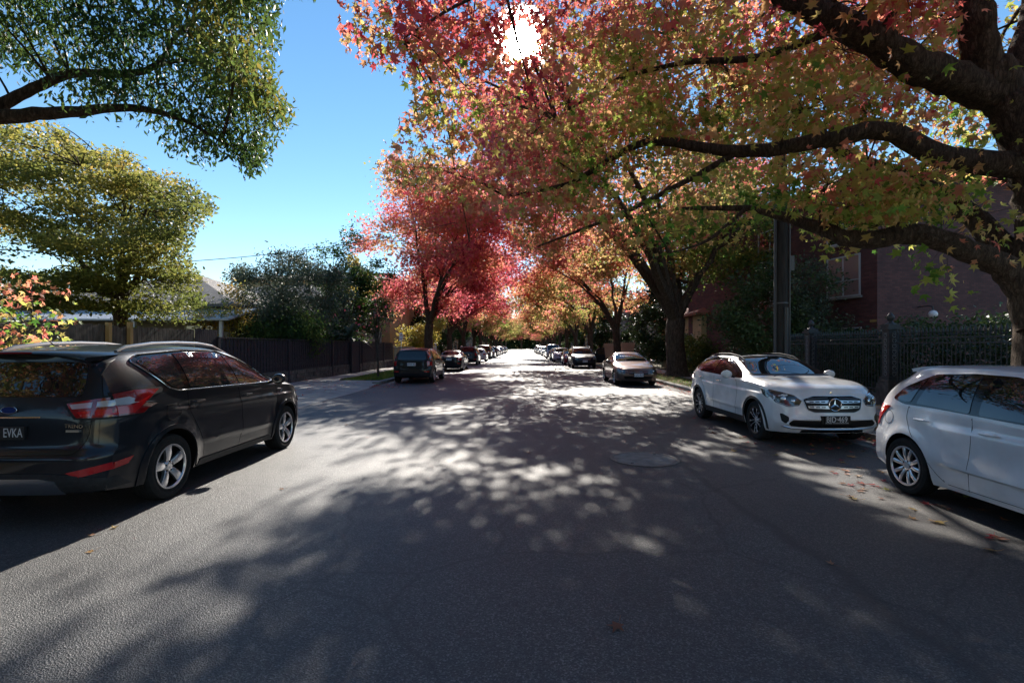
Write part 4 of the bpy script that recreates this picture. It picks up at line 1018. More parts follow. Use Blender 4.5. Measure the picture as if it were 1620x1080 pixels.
def make_tree(name, base, fork, r, blobs, nc, per, cr, size, mat, tint, tmpl, seed, label, cat='tree', group=None, bmat=None, poly=None, flat=.6, limbs=None,
              droop=.5, lean=(0,0), nl=6, shell=.35, twf=.5, sungap=0, zmin=None, size_var=.3, limb_r=.5, wand=.12, keepout=None, jit=.09, clump=(22,.55,.6), copies_free=True, clear=()):
    g=random.Random(seed); gn=np.random.default_rng(seed)
    base=Vector(base); root=empty(name,base,0,label,cat,group)
    top=base+Vector((lean[0],lean[1],fork)); mb=MB(); skel=[]
    def rel(pts): return [p-base for p in pts]
    tr=[base+(top-base)*t+Vector((math.sin(t*5+seed)*.06*r*4*t,math.cos(t*4+seed)*.05*r*4*t,0)) for t in [0,.03,.1,.25,.45,.7,.9,1]]
    rad=[r*1.55,r*1.28,r*1.08,r,r*.95,r*.93,r*.95,r*.9]
    mb.tube(rel(tr),rad,14)
    skel+= [tr[-1]]
    if limbs is None:
        for k in range(nl):
            B=blobs[k%len(blobs)]; a=g.uniform(0,2*math.pi) if len(blobs)==1 else None
            ang=2*math.pi*k/nl+g.uniform(-.3,.3)
            e=Vector((B[0]+math.cos(ang)*B[3]*.62,B[1]+math.sin(ang)*B[4]*.62,B[2]+g.uniform(-.15,.45)*B[5]))
            ctrl=top+(e-top)*.35+Vector((0,0,(e-top).length*.22))
            if poly is not None:
                qx,qy=project(np.array([e])); 
                for _ in range(4):
                    if inpoly(qx,qy,poly)[0]: break
                    e=top+(e-top)*.75; qx,qy=project(np.array([e]))
                e=top+(e-top)*.85
            P=wander(bez(top+Vector((0,0,-.1)),ctrl,e,9),wand*(.5+r),g)
            L=[r*limb_r*(1-.86*(i/9)**.8) for i in range(10)]
            L[0]=r*.62
            mb.tube(rel(P),L,8); skel+=P[1:]
            for q in range(3):
                i=g.randint(3,8); d=Vector((g.uniform(-1,1),g.uniform(-1,1),g.uniform(-.1,.7))).normalized()*g.uniform(.25,.5)*B[3]
                if poly is not None and not inpoly(*project(np.array([P[i]+d*1.2])),poly)[0]: continue
                P2=wander(bez(P[i],P[i]+d*.5+Vector((0,0,.3)),P[i]+d,5),.1,g)
                mb.tube(rel(P2),[L[i]*.6*(1-.15*j) for j in range(6)],6); skel+=P2[1:]
    else:
        for pts,rads in limbs:
            P=[Vector(p) for p in pts]; Q=[];RR=[]
            for i in range(len(P)-1):           # Catmull-Rom
                p0=P[max(i-1,0)];p1=P[i];p2=P[i+1];p3=P[min(i+2,len(P)-1)]
                for k in range(6):
                    t=k/6; Q.append(.5*((2*p1)+(p2-p0)*t+(2*p0-5*p1+4*p2-p3)*t*t+(3*p1-p0-3*p2+p3)*t**3)); RR.append(rads[i]+(rads[i+1]-rads[i])*t)
            Q.append(P[-1]);RR.append(rads[-1])
            Q=[q+Vector((g.uniform(-1,1),g.uniform(-1,1),g.uniform(-1,1)))*rr*.14 for q,rr in zip(Q,RR)]
            mb.tube(rel(Q),RR,14); skel+=Q[1:]
    if clump:
        An=ell_sample(blobs,max(6,nc//clump[0]),gn,shell*.6); k=gn.integers(0,len(An),nc); o_=gn.normal(size=(nc,3))*clump[1]*gn.uniform(.6,1.3,(len(An),1))[k]; o_[:,2]*=clump[2]
        C=An[k]+o_
    else: C=ell_sample(blobs,nc,gn,shell)
    if zmin is not None: C=C[C[:,2]>zmin]
    px,py=project(C); fr=in_frame(px,py,C)
    if poly is not None: C=C[(~fr)|inpoly(px+gn.normal(size=len(px))*9,py+gn.normal(size=len(px))*9,poly)]
    if keepout is not None:
        px,py=project(C); C=C[~((C[:,1]>.3)&inpoly(px,py,keepout))]
    if clump:
        # a bough out to each leafy clump that is there, then fine twigs inside the clump
        S_=np.array([[p.x,p.y,p.z] for p in skel]); ends=[]
        for a in An:
            near=np.linalg.norm(C-a,axis=1)<clump[1]*1.6
            if near.sum()<4: continue
            m=C[near].mean(axis=0); dd=np.linalg.norm(S_-m,axis=1); i=int(dd.argmin())
            if dd[i]>3.8 or dd[i]<.15: continue
            p=skel[i]; q=Vector(m); L_=(q-p).length; rr=.007+.011*L_*min(1,r*4)
            pts=bez(p,(p+q)/2+Vector((g.uniform(-.15,.15),g.uniform(-.15,.15),.16))*L_,q,6)
            mb.tube([v-base for v in pts],[rr*(1-.11*j) for j in range(7)],5,cap=False); ends+=pts[2:]
        if ends: twigs(mb,[e for e in ends],C,g,r0=.007,maxd=clump[1]*2.4,n=3,frac=twf,base=base)
    else: twigs(mb,skel,C,g,frac=twf,base=base)
    mb.build('trunk',bmat or M_bark,root,smooth=True,fixn=False)
    P,idx=cluster_leaves(C,per,cr,flat,gn)
    if poly is not None:
        px,py=project(P); ok=(~in_frame(px,py,P,0))|inpoly(px+gn.normal(size=len(px))*6,py+gn.normal(size=len(px))*6,poly); P=P[ok]; idx=idx[ok]
    ct=gn.normal(size=len(C))*jit; T=tint(P)+ct[idx]+gn.normal(size=len(P))*.06
    if clear:                     # no sprays of leaves on the camera side of the bare limbs
        px,py=project(P); keep=np.ones(len(P),bool)
        for pl_,ym in clear: keep&=~((P[:,1]<ym)&(P[:,1]>.3)&inpoly(px+gn.normal(size=len(px))*5,py+gn.normal(size=len(px))*5,pl_)&(gn.random(len(P))<.93))
        P=P[keep];T=T[keep]
    if copies_free:
        # sun gaps in the crowns: light reaches these patches of road (x, y, half sizes, share of leaves gone)
        gx=P[:,0]; gy=P[:,1]-P[:,2]/math.tan(R(SUN_EL)); keep=np.ones(len(P),bool)
        for (sx_,sy_,ax_,ay_,pr_) in SUNPATCH:
            q=((gx-sx_)/ax_)**2+((gy-sy_)/ay_)**2; keep&=~((q<1+.5*np.sin(gx*9+gy*7))&(gn.random(len(P))<pr_))
        P=P[keep];T=T[keep]
    if sungap:
        d=P-np.array([0,0,CAM_H]); d/=np.linalg.norm(d,axis=1)[:,None]; ang=np.degrees(np.arccos(np.clip(d@SUNV,-1,1)))
        keep=ang>sungap*gn.uniform(.75,1.15,size=len(P)); P=P[keep];T=T[keep]
    S=size*(1+size_var*gn.normal(size=len(P))).clip(.45,1.6)
    leaves('crown',P-np.array(base),S,T,tmpl,mat,root,droop,seed)
    return root
def copy_tree(root, loc, rz, sc, label, group=None):
    r=root.copy(); COL.objects.link(r); r.location=loc; r.rotation_euler=(0,0,rz); r.scale=(sc,sc,sc)
    r['label']=label
    if group: r['group']=group
    for ch in list(root.children):
        c=ch.copy(); COL.objects.link(c); c.parent=r
    return r
# ---------------- the big tree overhead on the right: explicit limbs
def A(px,py,Y): return at(px,py,Y)
nb=(7.75,7.5,.1)
limbs=[
 ([A(1640,520,7.4),A(1605,440,7.5),A(1545,402,7.45),A(1450,372,7.4),A(1350,378,7.5),A(1270,352,7.9),A(1180,330,8.6),A(1080,330,9.6)],[.21,.19,.165,.15,.125,.09,.055,.03]),
 ([A(1652,500,7.5),A(1648,350,7.5),A(1632,250,7.5),A(1600,170,7.5),A(1565,110,7.5)],[.34,.30,.30,.29,.27]),
 ([A(1575,150,7.5),A(1500,122,7.4),A(1420,88,7.3),A(1340,40,7.2),A(1235,-10,7.3),A(1120,-60,7.6),A(980,-90,8.5)],[.24,.24,.22,.20,.16,.12,.07]),
 ([A(1565,140,7.5),A(1548,60,7.4),A(1535,-20,7.4),A(1500,-160,7.6),A(1400,-300,8.2)],[.26,.22,.21,.17,.10]),
 ([A(1590,160,7.5),A(1625,60,7.6),A(1650,-60,7.8),A(1700,-200,8)],[.2,.18,.15,.10]),
 ([A(1615,262,7.5),A(1500,252,7.6),A(1400,207,7.8),A(1300,222,8.0),A(1170,240,8.4),A(1020,226,9.2),A(900,290,10.0),A(800,310,10.6)],[.20,.17,.14,.125,.10,.07,.045,.025]),
 ([A(1625,440,7.6),A(1540,345,8.2),A(1450,285,9.0),A(1330,240,10.0),A(1200,150,11.2),A(1080,60,12.2)],[.22,.17,.13,.10,.07,.04]),
 ([A(1335,40,7.2),A(1200,90,7.8),A(1080,100,8.6),A(970,130,9.4),A(880,190,10)],[.07,.055,.045,.03,.015]),
 ([A(1120,-60,7.6),A(980,-30,7.4),A(860,-40,7.2),A(740,0,7.2),A(640,60,7)],[.06,.045,.035,.025,.012]),
 ([A(1400,-200,8.2),A(1200,-250,8),A(1000,-200,8),A(800,-120,7.5),A(680,-40,7)],[.12,.09,.07,.05,.02]),
 ([A(1180,330,8.6),A(1120,380,8.2),A(1060,400,8)],[.04,.025,.01]),
 ([A(1170,240,8.4),A(1000,330,9.4),A(850,390,10.2)],[.06,.04,.015]),
]
near_poly=[(528,-80),(528,10),(545,95),(600,112),(640,118),(655,170),(625,205),(604,250),(622,292),(700,315),(760,340),(900,350),(960,420),(1000,440),(1090,420),(1160,395),(1200,340),(1260,345),(1290,400),(1330,410),(1400,380),(1440,420),(1440,480),(1470,510),(1520,520),(1580,520),(1625,500),(1700,400),(1700,-80)]
CLEAR=[([(1200,-20),(1330,-20),(1440,55),(1525,70),(1515,-20),(1660,-20),(1660,330),(1570,330),(1560,190),(1470,165),(1330,90)],7.9),
 ([(1240,335),(1340,352),(1450,345),(1545,372),(1660,440),(1660,640),(1570,480),(1480,420),(1340,402),(1240,375)],8.2),
 ([(1040,212),(1170,224),(1300,205),(1400,188),(1600,238),(1600,285),(1400,235),(1300,242),(1170,258),(1040,238)],8.6)]
def near_tint(P):
    px,py=project(P); t=np.full(len(P),.42)
    t=np.where(px<900,.54+.10*((900-px)/350).clip(0,1),.42)
    t+= .22*((170-py)/150).clip(0,1)*(px>620)
    t+= .07*((px<640)&(py<150))
    t+= .22*((P[:,1]-11.5)/2.5).clip(0,1)*(px>1200)*(py<330)
    t-= .16*((py-230)/150).clip(0,1)*((px>980)&(px<1500))
    t+= .10*np.sin(P[:,0]*1.7+P[:,1]*.9)+.08*np.sin(P[:,2]*2.3+P[:,0]*1.1)
    return t
blobs=[(-1.3,9.0,5.0,1.7,1.4,1.1),(.4,9.6,4.9,1.8,1.4,1.0),(-1.6,7.0,5.6,1.3,1.0,.9),(1.5,7.5,5.2,4.3,2.8,1.5),(4.5,8.5,5.6,4.0,3.5,2.2),(.5,9.5,6.3,3.8,3.0,2.0),(6.5,9,7.5,4.5,4.0,2.6),(3,9.5,8,5,4,2.2),(0.3,7.2,7.2,2.8,2.2,1.6),(3.2,7.8,4.0,1.9,1.6,.6),(5.6,7.9,3.7,1.6,1.4,.7),(8,5,7,3.5,3.5,3),(4,12.5,9.5,5,3.5,2.5),(1.0,11.5,7.4,3,2.2,1.6),(8.5,15,9,4.5,3,4),(5,13.5,10.5,4,3,2.5),(3.5,6.0,4.9,2.2,1.0,1.2),(2.6,6.3,3.9,1.6,.9,.5),(5.0,6.3,4.5,1.6,.9,1.1),(5.2,6.8,3.5,1.2,.7,.4),(6.4,8.8,5.2,1.8,1.0,1.4),(5.4,8.8,6.6,2.4,1.2,1.2),(-2.0,7.0,6.2,1.0,.8,.9),(-1.7,8.6,4.8,1.3,.9,.8),(-.6,8.0,6.6,1.6,1,1),(5.7,7.0,3.0,.6,.4,.45)]
make_tree('liquidambar_tree',nb,2.6,.37,blobs,3900,15,.25,.14,M_autv,near_tint,LEAF_STAR,3,
  'big liquidambar at the right edge whose limbs arch over the road overhead','tree','street trees in autumn colour',poly=near_poly,limbs=limbs,zmin=2.4,jit=.15,size_var=.38,droop=.75,sungap=1.8,clear=CLEAR,twf=.75,lean=(.05,.0))
# ---------------- second tree on the right, thick trunk
def tfun(base, gx=0,gz=0,x0=0,z0=8,amp=.12):
    def f(P): return base+gx*(P[:,0]-x0)+gz*(P[:,2]-z0)+amp*np.sin(P[:,0]*.9+P[:,1]*.5)*np.sin(P[:,2]*1.1+P[:,0]*.3)
    return f
b2=(8.0,26.0,.1)
make_tree('liquidambar_tree',b2,3.0,.50,[(7.8,25,7.0,5.2,4.5,2.8),(3.6,22.5,9.0,5.4,5,3.5),(2.0,24,12.5,4.5,5,2.6),(8.5,28.5,10.5,4.5,4,2.6),(10.5,26,7,3,3,2.2),(1.2,23,9.0,3.2,4,3),(1.0,28,12,4.0,4,2.8),(2.5,20,9,2.5,2.5,2),(.2,17.8,8.6,2.0,2,1.5)],2700,19,.42,.20,M_aut,
  tfun(.52,-.04,.03,5,8,.12),LEAF_STAR,21,'thick trunked liquidambar with gold and orange leaves beside the bronze car on the right','tree','street trees in autumn colour',nl=9,sungap=1.6,limb_r=.62,lean=(-.1,0),twf=.35)
# ---------------- left pink tree
make_tree('liquidambar_tree',(-7.4,40.5,.1),3.4,.36,[(-7.6,40.5,9.0,5.4,5,4.5),(-5.0,40,7.4,3.8,4,2.8),(-9.0,41,12,3.4,3.2,3.0),(-2.6,41,8.6,3.0,3.5,2.6),(-.8,37.5,10.2,3.8,4,2.9),(-7,40,13,3.8,3.5,2.4),(-3.5,38.5,12,3.2,3.5,2.2),(-4.5,35,8.5,3.2,4,2.3),(-3,34,12,3.5,4,2.2),(-6.5,36,13.2,3,3.5,2),(.5,32,11,3,3,2)],3200,17,.48,.24,M_aut,
  tfun(.75,.008,-.02,-7,8,.14),LEAF_STAR,33,'tall crimson and orange liquidambar on the left verge behind the nearest black car','tree','street trees in autumn colour',nl=8,twf=.4)
# ---------------- far rows: three grown trees, then copies
protos=[]
PG='street trees in autumn colour'
specs=[(.84,5,-8.3,58,'crimson liquidambar on the left verge, second in its row'),(.60,6,8.3,44,'orange forked liquidambar on the right verge, second in its row'),(.44,7,8.2,60,'yellow green liquidambar on the right verge, third in its row')]
for (tb,sd_,x,y,lb) in specs:
    sg=1 if x<0 else -1
    protos.append(make_tree('liquidambar_tree',(x,y,.1),3.0,.34,[(x+sg*1.5,y,8.2,5.6,5.2,3.9),(x+sg*5.5,y,7.4,3.8,4.2,2.7),(x,y,11.2,4.0,4,2.8),(x+sg*5,y,10.5,4,4,2.5)],1300,15,.5,.28,M_aut,tfun(tb,0,.01,x,8,.16),LEAF_TRI3,sd_,lb,'tree',PG,nl=7,twf=.25))
ords={3:'third',4:'fourth',5:'fifth',6:'sixth',7:'seventh',8:'eighth',9:'ninth',10:'tenth',11:'eleventh',12:'twelfth'}
for k,(side,y,pi,sc) in enumerate([(-1,72,1,1.0),(-1,87,2,.95),(-1,102,0,1),(-1,118,1,.95),(-1,135,2,1),(-1,153,0,.95),(-1,172,1,1.05),(-1,192,2,1.0),(-1,214,0,1),
                                   (1,76,1,.98),(1,92,2,1.0),(1,108,1,.95),(1,125,2,1),(1,143,0,.95),(1,162,1,1),(1,182,2,1.05),(1,204,1,1.0),(1,226,0,1.0)]):
    n=(k%9)+(3 if side<0 else 4)
    hue=['crimson','orange','yellow green'][pi]
    copy_tree(protos[pi],(side*8.2,y,.1),k*2.1,sc,f"{hue} liquidambar far down the {'left' if side<0 else 'right'} verge, {ords[n]} tree in its row from the camera")
for (x,y,pi) in ((-8.2,-16,0),(8.2,-14,2),(-8.2,-32,1),(8.2,-31,0),(-8.2,-50,2),(8.2,-48,1),(-13,-3,2)):  # unseen tree copies, added so car paint and glass reflect something dark
    copy_tree(protos[pi],(x,y,.1),y,1.0,f"unseen street tree added behind the camera, {'left' if x<0 else 'right'} verge, {abs(y)} metres back")
# end of the street
for k in range(7):
    copy_tree(protos[[0,2,1,0,1,2,1][k]],(-24+k*8,262+(k%2)*6,.1),k*1.3,1.25,'distant autumn tree closing the far end of the street, '+['first','second','third','middle','fifth','sixth','last'][k]+' from the left',group='trees closing the street end')
# ---------------- crimson trees with bare dark trunks behind the second right tree
for (x,y,h,lb) in ((12.3,34,14,'tall crimson tree with a dark upright trunk rising behind the gold tree on the right'),(15.0,36,13,'slimmer crimson tree just left of the power pole, behind the green bush')):
    make_tree('crimson_tree',(x,y,.0),7.5,.36,[(x,y,h-2.2,4.2,4,3.2),(x-1.5,y-1,h-4.6,3.2,3,2)],520,17,.45,.24,M_aut,tfun(.86,0,0,0,8,.10),LEAF_STAR,int(x*7),lb,'tree','crimson trees behind the right verge',nl=6,twf=.4)
# ---------------- dark green tree overhanging at top left
dg_poly=[(-80,-80),(446,-80),(440,30),(443,66),(430,135),(462,165),(466,185),(440,215),(412,268),(398,288),(378,258),(352,240),(330,272),(300,252),(262,250),(245,205),(205,192),(170,205),(128,185),(60,178),(30,142),(0,150),(-80,150)]
blobs=[(-5.5,7.2,5.9,2.2,1.8,1.1),(-4.0,7.6,5.6,1.0,1.6,1.3),(-6.5,8,7.2,3.2,2.2,1.6),(-4.3,8.2,6.9,1.6,1.6,1.6),(-8,6,6.8,2.5,2.2,1.6),(-9,4,8,4,4,3),(-3.9,8.3,5.2,.9,1.2,.9),(-4.3,8.0,4.75,.9,.8,.55),(-5.3,8.0,4.8,.7,.7,.4),(-4.15,8.6,4.9,.6,.6,.5),(-4.0,8.3,5.6,.7,.8,.6)]
limbs=[([A(-120,200,7.2),A(0,184,7.3),A(110,178,7.4),A(205,170,7.6),A(290,190,7.8),A(350,225,8)],[.15,.105,.08,.055,.035,.012]),
 ([A(-30,186,7.3),A(30,152,7.4),A(110,118,7.5),A(205,117,7.7),A(250,100,7.9),A(280,55,8.1),A(330,10,8.3)],[.10,.075,.065,.05,.042,.03,.015]),
 ([A(215,116,7.7),A(300,95,8),A(360,130,8.2),A(420,165,8.3)],[.04,.03,.02,.008]),
 ([A(180,-40,7.4),A(215,20,7.5),A(245,40,7.6),A(300,60,7.8)],[.03,.026,.02,.008]),
 ([(-9.6,6,2.4),A(-400,420,6.0),A(-250,260,6.8),A(-120,200,7.2)],[.3,.3,.22,.15]),
 ([(-9.6,6,2.4),A(-400,420,6.0),A(-300,50,6.3),A(-200,-150,6.6)],[.3,.3,.24,.15])]
make_tree('evergreen_tree',(-9.6,6.0,.0),2.7,.30,blobs,4000,18,.21,.095,M_green,lambda P:.50+.18*np.sin(P[:,0]*2.1+P[:,2]*1.7)+.16*(P[:,0]>-4.6),LEAF_LANCE,44,  # leaves toward the road tinted lighter: caught light put into the colour
  'dark green evergreen whose leafy boughs overhang the top left corner of the photo','tree',poly=dg_poly,limbs=limbs,flat=.75,droop=.8,twf=.5,size_var=.25,clump=(20,.24,.8))
# ---------------- yellow green tree behind the timber fence
lo_poly=[(-200,150),(-80,180),(0,192),(90,192),(132,238),(200,238),(232,272),(292,282),(342,322),(338,345),(318,352),(300,400),(322,455),(318,520),(-80,525),(-200,500)]
blobs=[(-12.0,14.5,7.2,4.0,3,1.1),(-11.0,14.5,5.8,4.4,3,1.0),(-13.5,15,8.2,3.6,3,1.2),(-10.2,14.5,4.4,3.0,2.5,.8),(-13.5,14.5,4.4,4,3,1.2),(-11.3,14.6,3.3,3.4,2.4,.8),(-15.5,14.5,6.8,3.5,3,2),(-9.5,14.5,5.6,1.5,1.5,.5),(-9.9,14.5,6.6,1.3,1.5,.45)]
make_tree('locust_tree',(-11.9,15.0,.0),3.0,.19,blobs,4400,22,.23,.10,M_locust,lambda P:.55+.12*np.sin(P[:,0]*1.6)+.07*(P[:,2]-5),LEAF_OVAL,55,
  'yellow green tree with layered feathery sprays behind the weathered timber fence','tree',poly=lo_poly,flat=.32,droop=.2,nl=10,twf=.5,limb_r=.5,clump=(30,.50,.22))
# ---------------- green bush on the right behind the white crossover and others
def bush(name, loc, rx, ry, rz, n, per, size, mat, seed, label, tint=.5, tmpl=LEAF_OVAL, cr=.22, cat='bush', stem=.06, poly=None, droop=.1, group=None, zc=None, clump=(18,.3,.8)):
    x,y=loc; zc=zc or rz*.95
    return make_tree(name,(x,y,.0),zc*.45,stem,[(x,y,zc,rx,ry,rz),(x-rx*.3,y,zc*.75,rx*.75,ry*.8,rz*.7)],n,per,cr,size,mat,lambda P:tint+.15*np.sin(P[:,0]*3+P[:,2]*2.2),tmpl,seed,label,cat,group,nl=5,shell=.5,flat=.8,droop=droop,twf=.2,poly=poly,clump=clump)
bush('green_bush',(11.2,21.5),2.5,2.0,2.3,900,19,.12,M_hedge,61,'large grey green bush behind the power pole',.72,zc=3.0,stem=.12)
bush('green_bush',(12.0,20.8),1.25,1.2,1.6,360,19,.11,M_olive,62,'rounded grey green bush against the brick building left of its window',.45,zc=3.6,stem=.1)
bush('olive_bush',(-12.0,26.3),2.9,2.4,2.6,1900,19,.15,M_olive,63,'tall grey olive bush with upright shoots behind the dark fence',.5,zc=3.9,tmpl=LEAF_LANCE,droop=-.5,stem=.12)
bush('shrub',(-11.3,24.0),1.9,1.3,1.0,380,17,.15,M_green,64,'low dark leafy shrub in front of the olive bush',.5,zc=2.2,tmpl=LEAF_LANCE,droop=.6)
bush('shrub',(-13.2,22.5),1.0,1.0,1.3,160,16,.12,M_locust,65,'rusty yellow shrub by the house verandah',.85,zc=3.0)
bush('dark_tree',(-12.4,36),2.4,2.2,4.2,900,17,.16,M_green,66,'dark green tree with several stems behind the far end of the dark fence',.45,zc=5.8,stem=.22,cat='tree')
bush('dark_tree',(-10.6,37),1.6,2.0,2.6,350,17,.16,M_green,67,'smaller dark tree beside the tan building and the left liquidambar',.5,zc=5.4,stem=.16,cat='tree')
bush('yellow_tree',(-14.6,44),1.5,1.5,4.6,420,16,.18,M_yellow,68,'slim upright bright yellow tree on the left between the olive bush and dark tree',.5,zc=5.6,cat='tree',stem=.12)
bush('yellow_bush',(-9.4,50),2.4,2,1.9,380,16,.2,M_yellow,69,'yellow garden bush behind the white picket fence',.45,zc=2.6)
bush('dark_hedge_tree',(12.0,40),3.0,3.6,4.0,1300,17,.20,M_hedge,70,'broad dark green tree between the two thick liquidambar trunks on the right',.55,zc=3.9,stem=.2,cat='tree')
bush('shrub',(10.6,30),1.3,1.2,1.0,260,16,.15,M_locust,71,'light green shrub by the cream house doorway on the right',.3,zc=1.3)
bush('dark_tree',(-11.5,62),3,3,4.2,600,15,.26,M_green,72,'dark evergreen on the left far behind the black wagon',.35,zc=4.5,stem=.25,cat='tree')
bush('dark_tree',(12.0,62),3,3,4,600,15,.26,M_hedge,73,'dark evergreen beyond the tan timber fence on the right',.4,zc=4.2,stem=.25,cat='tree')
for k,(x,y) in enumerate([(-13,82),(-13,105),(-13,135),(-14,170),(13,84),(13,110),(13,140),(14,175)]):
    r=copy_tree([o for o in bpy.data.objects if o.get('label','').startswith('dark evergreen on the left')][0],(x,y,0),k,1.25,'dark garden tree behind the '+('left' if x<0 else 'right')+' verge, '+['first','second','third','fourth'][k%4]+' beyond the nearest evergreen',group='garden trees behind the verges')
# palm
pr=empty('palm',(-10.6,31,0),0,'small palm with arching fronds behind the dark fence','palm')
b=MB(); b.tube([(0,0,0),(0.03,0,1.2),(0,0,2.2)],[.14,.12,.13],10); b.build('trunk',M_barkg,pr,smooth=True)
fm=MB(); g=random.Random(4)
for k in range(22):
    a=2*math.pi*k/22+g.uniform(-.1,.1); el=g.uniform(.1,1.25); Lr=g.uniform(1.2,1.7)
    p0=Vector((0,0,2.15)); d=Vector((math.cos(a)*math.cos(el),math.sin(a)*math.cos(el),math.sin(el)))
    pts=bez(p0,p0+d*Lr*.6,p0+d*Lr+Vector((0,0,-.55*Lr*math.cos(el))),9)
    fm.tube(pts,[.014*(1-.08*i) for i in range(10)],4)
    for i in range(1,10):
        t=(pts[i]-pts[i-1]).normalized(); s_=t.cross(Vector((0,0,1))).normalized()
        for sg in (-1,1):
            for h_ in (0,.5):
                q=pts[i].lerp(pts[i-1],h_); e=q+(s_*sg*.8+t*.7+Vector((0,0,-.25))).normalized()*.34*(1-.5*abs(i-5)/5)
                fm.add([q-t*.02,q+t*.02,e],[(0,1,2)])
fo=fm.build('frond',pm('palm_green',(.03,.06,.02),.5),pr,fixn=False)
# young maple in the left foreground, sparse bright leaves
mx=(-7.15,7.4)
sap_poly=[(-120,280),(0,300),(38,330),(60,380),(100,400),(128,460),(118,520),(122,560),(-120,585)]
make_tree('maple_sapling',(mx[0],mx[1],0),1.5,.035,[(-7.3,7.2,1.9,.85,.7,.65),(-7.5,7.3,2.8,.6,.5,.7),(-7.1,7.2,1.7,.75,.6,.35),(-7.2,7.2,1.9,.8,.6,.4)],210,6,.15,.10,M_autv,lambda P:.66+.18*np.sin(P[:,0]*5)*np.sin(P[:,2]*4)-.42*(P[:,2]<2.3)*np.abs(np.sin(P[:,0]*9)),LEAF_STAR,80,
  'young red and green maple sapling with thin bare stems at the left edge','tree',bmat=M_barkg,poly=sap_poly,nl=5,twf=.9,limb_r=.6,droop=.6,wand=.05)
# bare street sapling on the grass
make_tree('bare_sapling',(-7.15,25.2,.1),1.6,.05,[(-7.2,25.2,3.0,.8,.8,1.3)],70,1,.1,.14,M_aut,lambda P:.8+0*P[:,0],LEAF_STAR,81,'thin nearly leafless sapling standing on the left grass strip','tree',bmat=M_barkg,nl=6,twf=1,wand=.08)
# ------------------------------------------------------------------ fences, houses, pole
M_timber=noisy('weathered_timber',[(.3,(.045,.038,.032)),(.5,(.09,.078,.065)),(.7,(.15,.13,.11))],5,.9,.6,30,stretch=(3,3,.5))
M_newtimber=noisy('new_pine',[(.3,(.35,.22,.08)),(.7,(.48,.32,.13))],5,.7,.3,30,stretch=(3,3,.4))
M_darkpaint=noisy('dark_painted_timber',[(.3,(.022,.02,.028)),(.7,(.035,.032,.042))],3,.7,.3,40,stretch=(3,3,.5))
M_bluestone=noisy('bluestone',[(.3,(.05,.048,.046)),(.5,(.09,.085,.08)),(.7,(.15,.14,.13))],6,.85,.8,20)
M_castiron=noisy('painted_cast_iron',[(.3,(.028,.03,.034)),(.7,(.05,.053,.06))],8,.5,.3,50,spec=.5)
def paling_fence(name, x, y0, y1, h, mat, label, w=.10, gap=.008, cap=False, lap=False, group=None, plinth=None, hv=.02, zb=.1, dx=0):
    root=empty(name,(x,y0,zb),0,label,'fence',group); b=MB(); y=0; L=y1-y0; k=0
    z0=.55 if plinth else 0
    while y<L:
        b.box((.0 if k%2 or not lap else .018)+dx*y/L,(.016 if k%2 or not lap else .034)+dx*y/L,y,min(y+w-gap,L),z0,h+rnd.uniform(-hv,hv)); y+=w; k+=1
    b.build('palings',mat,root)
    b=MB(); b.box(-.06,-.012,0,L,.35+z0*.5,.43+z0*.5); b.build('rail',mat,root); b=MB(); b.box(-.06,-.012,0,L,h-.35,h-.27); b.build('rail',mat,root)
    if cap:
        b=MB(); b.box(-.05,.07,-.02,L,h+.022,h+.06); b.build('capping',mat,root)
        y=0
        while y<L+.1: b=MB(); b.box(-.05,.075,y-.07,y+.07,0,h+.021); b.build('post',mat,root); y+=4.9
    if plinth:
        b=MB(); g=random.Random(3); z=0
        for r_ in range(3):
            y=0
            while y<L: 
                l=g.uniform(.3,.6); b.box(-.1,.06+g.uniform(-.015,.015),y,min(y+l-.012,L),z,z+.17); y+=l
            z+=.18
        b.build('stone_plinth',plinth,root)
    return root
tf=paling_fence('timber_fence',-9.85,5.0,15.2,2.05,M_timber,'weathered grey timber paling fence behind the grey SUV',.15,hv=.03)
for (y,) in ((11.95,),(12.6,)):
    b=MB(); b.box(.05,.14,y-5-.045,y-5+.045,0,2.12 if y<12.2 else 2.16); b.build('new_post',M_newtimber,tf)
paling_fence('dark_timber_fence',-9.82,15.2,16.3,2.08,M_darkpaint,'short taller section of dark painted fence where the timber fence ends',.1)
paling_fence('dark_timber_fence',-9.80,16.3,38.5,1.80,M_darkpaint,'long dark painted batten fence on a bluestone base along the left footpath',.11,lap=True,cap=True,plinth=M_bluestone)
# gate piece in the dark fence
gt=empty('timber_gate',(-9.74,28.8,.1),0,'narrow dark gate panel with tall posts in the dark fence behind the grass strip','gate')
b=MB(); b.box(0.05,.09,0,1.3,.05,1.86); b.build('panel',M_darkpaint,gt)
for y in (-.1,1.3): b=MB(); b.box(.02,.12,y,y+.1,0,2.0); b.build('post',M_darkpaint,gt)
paling_fence('tan_timber_fence',9.4,42,58,1.9,noisy('tan_timber',[(.3,(.25,.15,.09)),(.7,(.40,.26,.17))],4,.8,.3,20,stretch=(3,3,.5)),'tan timber fence beyond the open car door on the right',.14)
wf=paling_fence('picket_fence',-9.3,46,54,1.25,pm('white_paint_fence',(.7,.7,.68),.6),'low white picket fence behind the black sedan',.12,gap=.05)
b=MB(); b.box(-.25,.15,8.0,8.4,0,1.75); b.box(-.3,.2,7.95,8.45,1.75,1.83); b.build('pier',pm('white_render',(.72,.72,.70),.7),wf)
sw=empty('garden_wall',(-9.6,38.6,0),0,'low cream rendered wall where the dark fence ends on the left','wall')
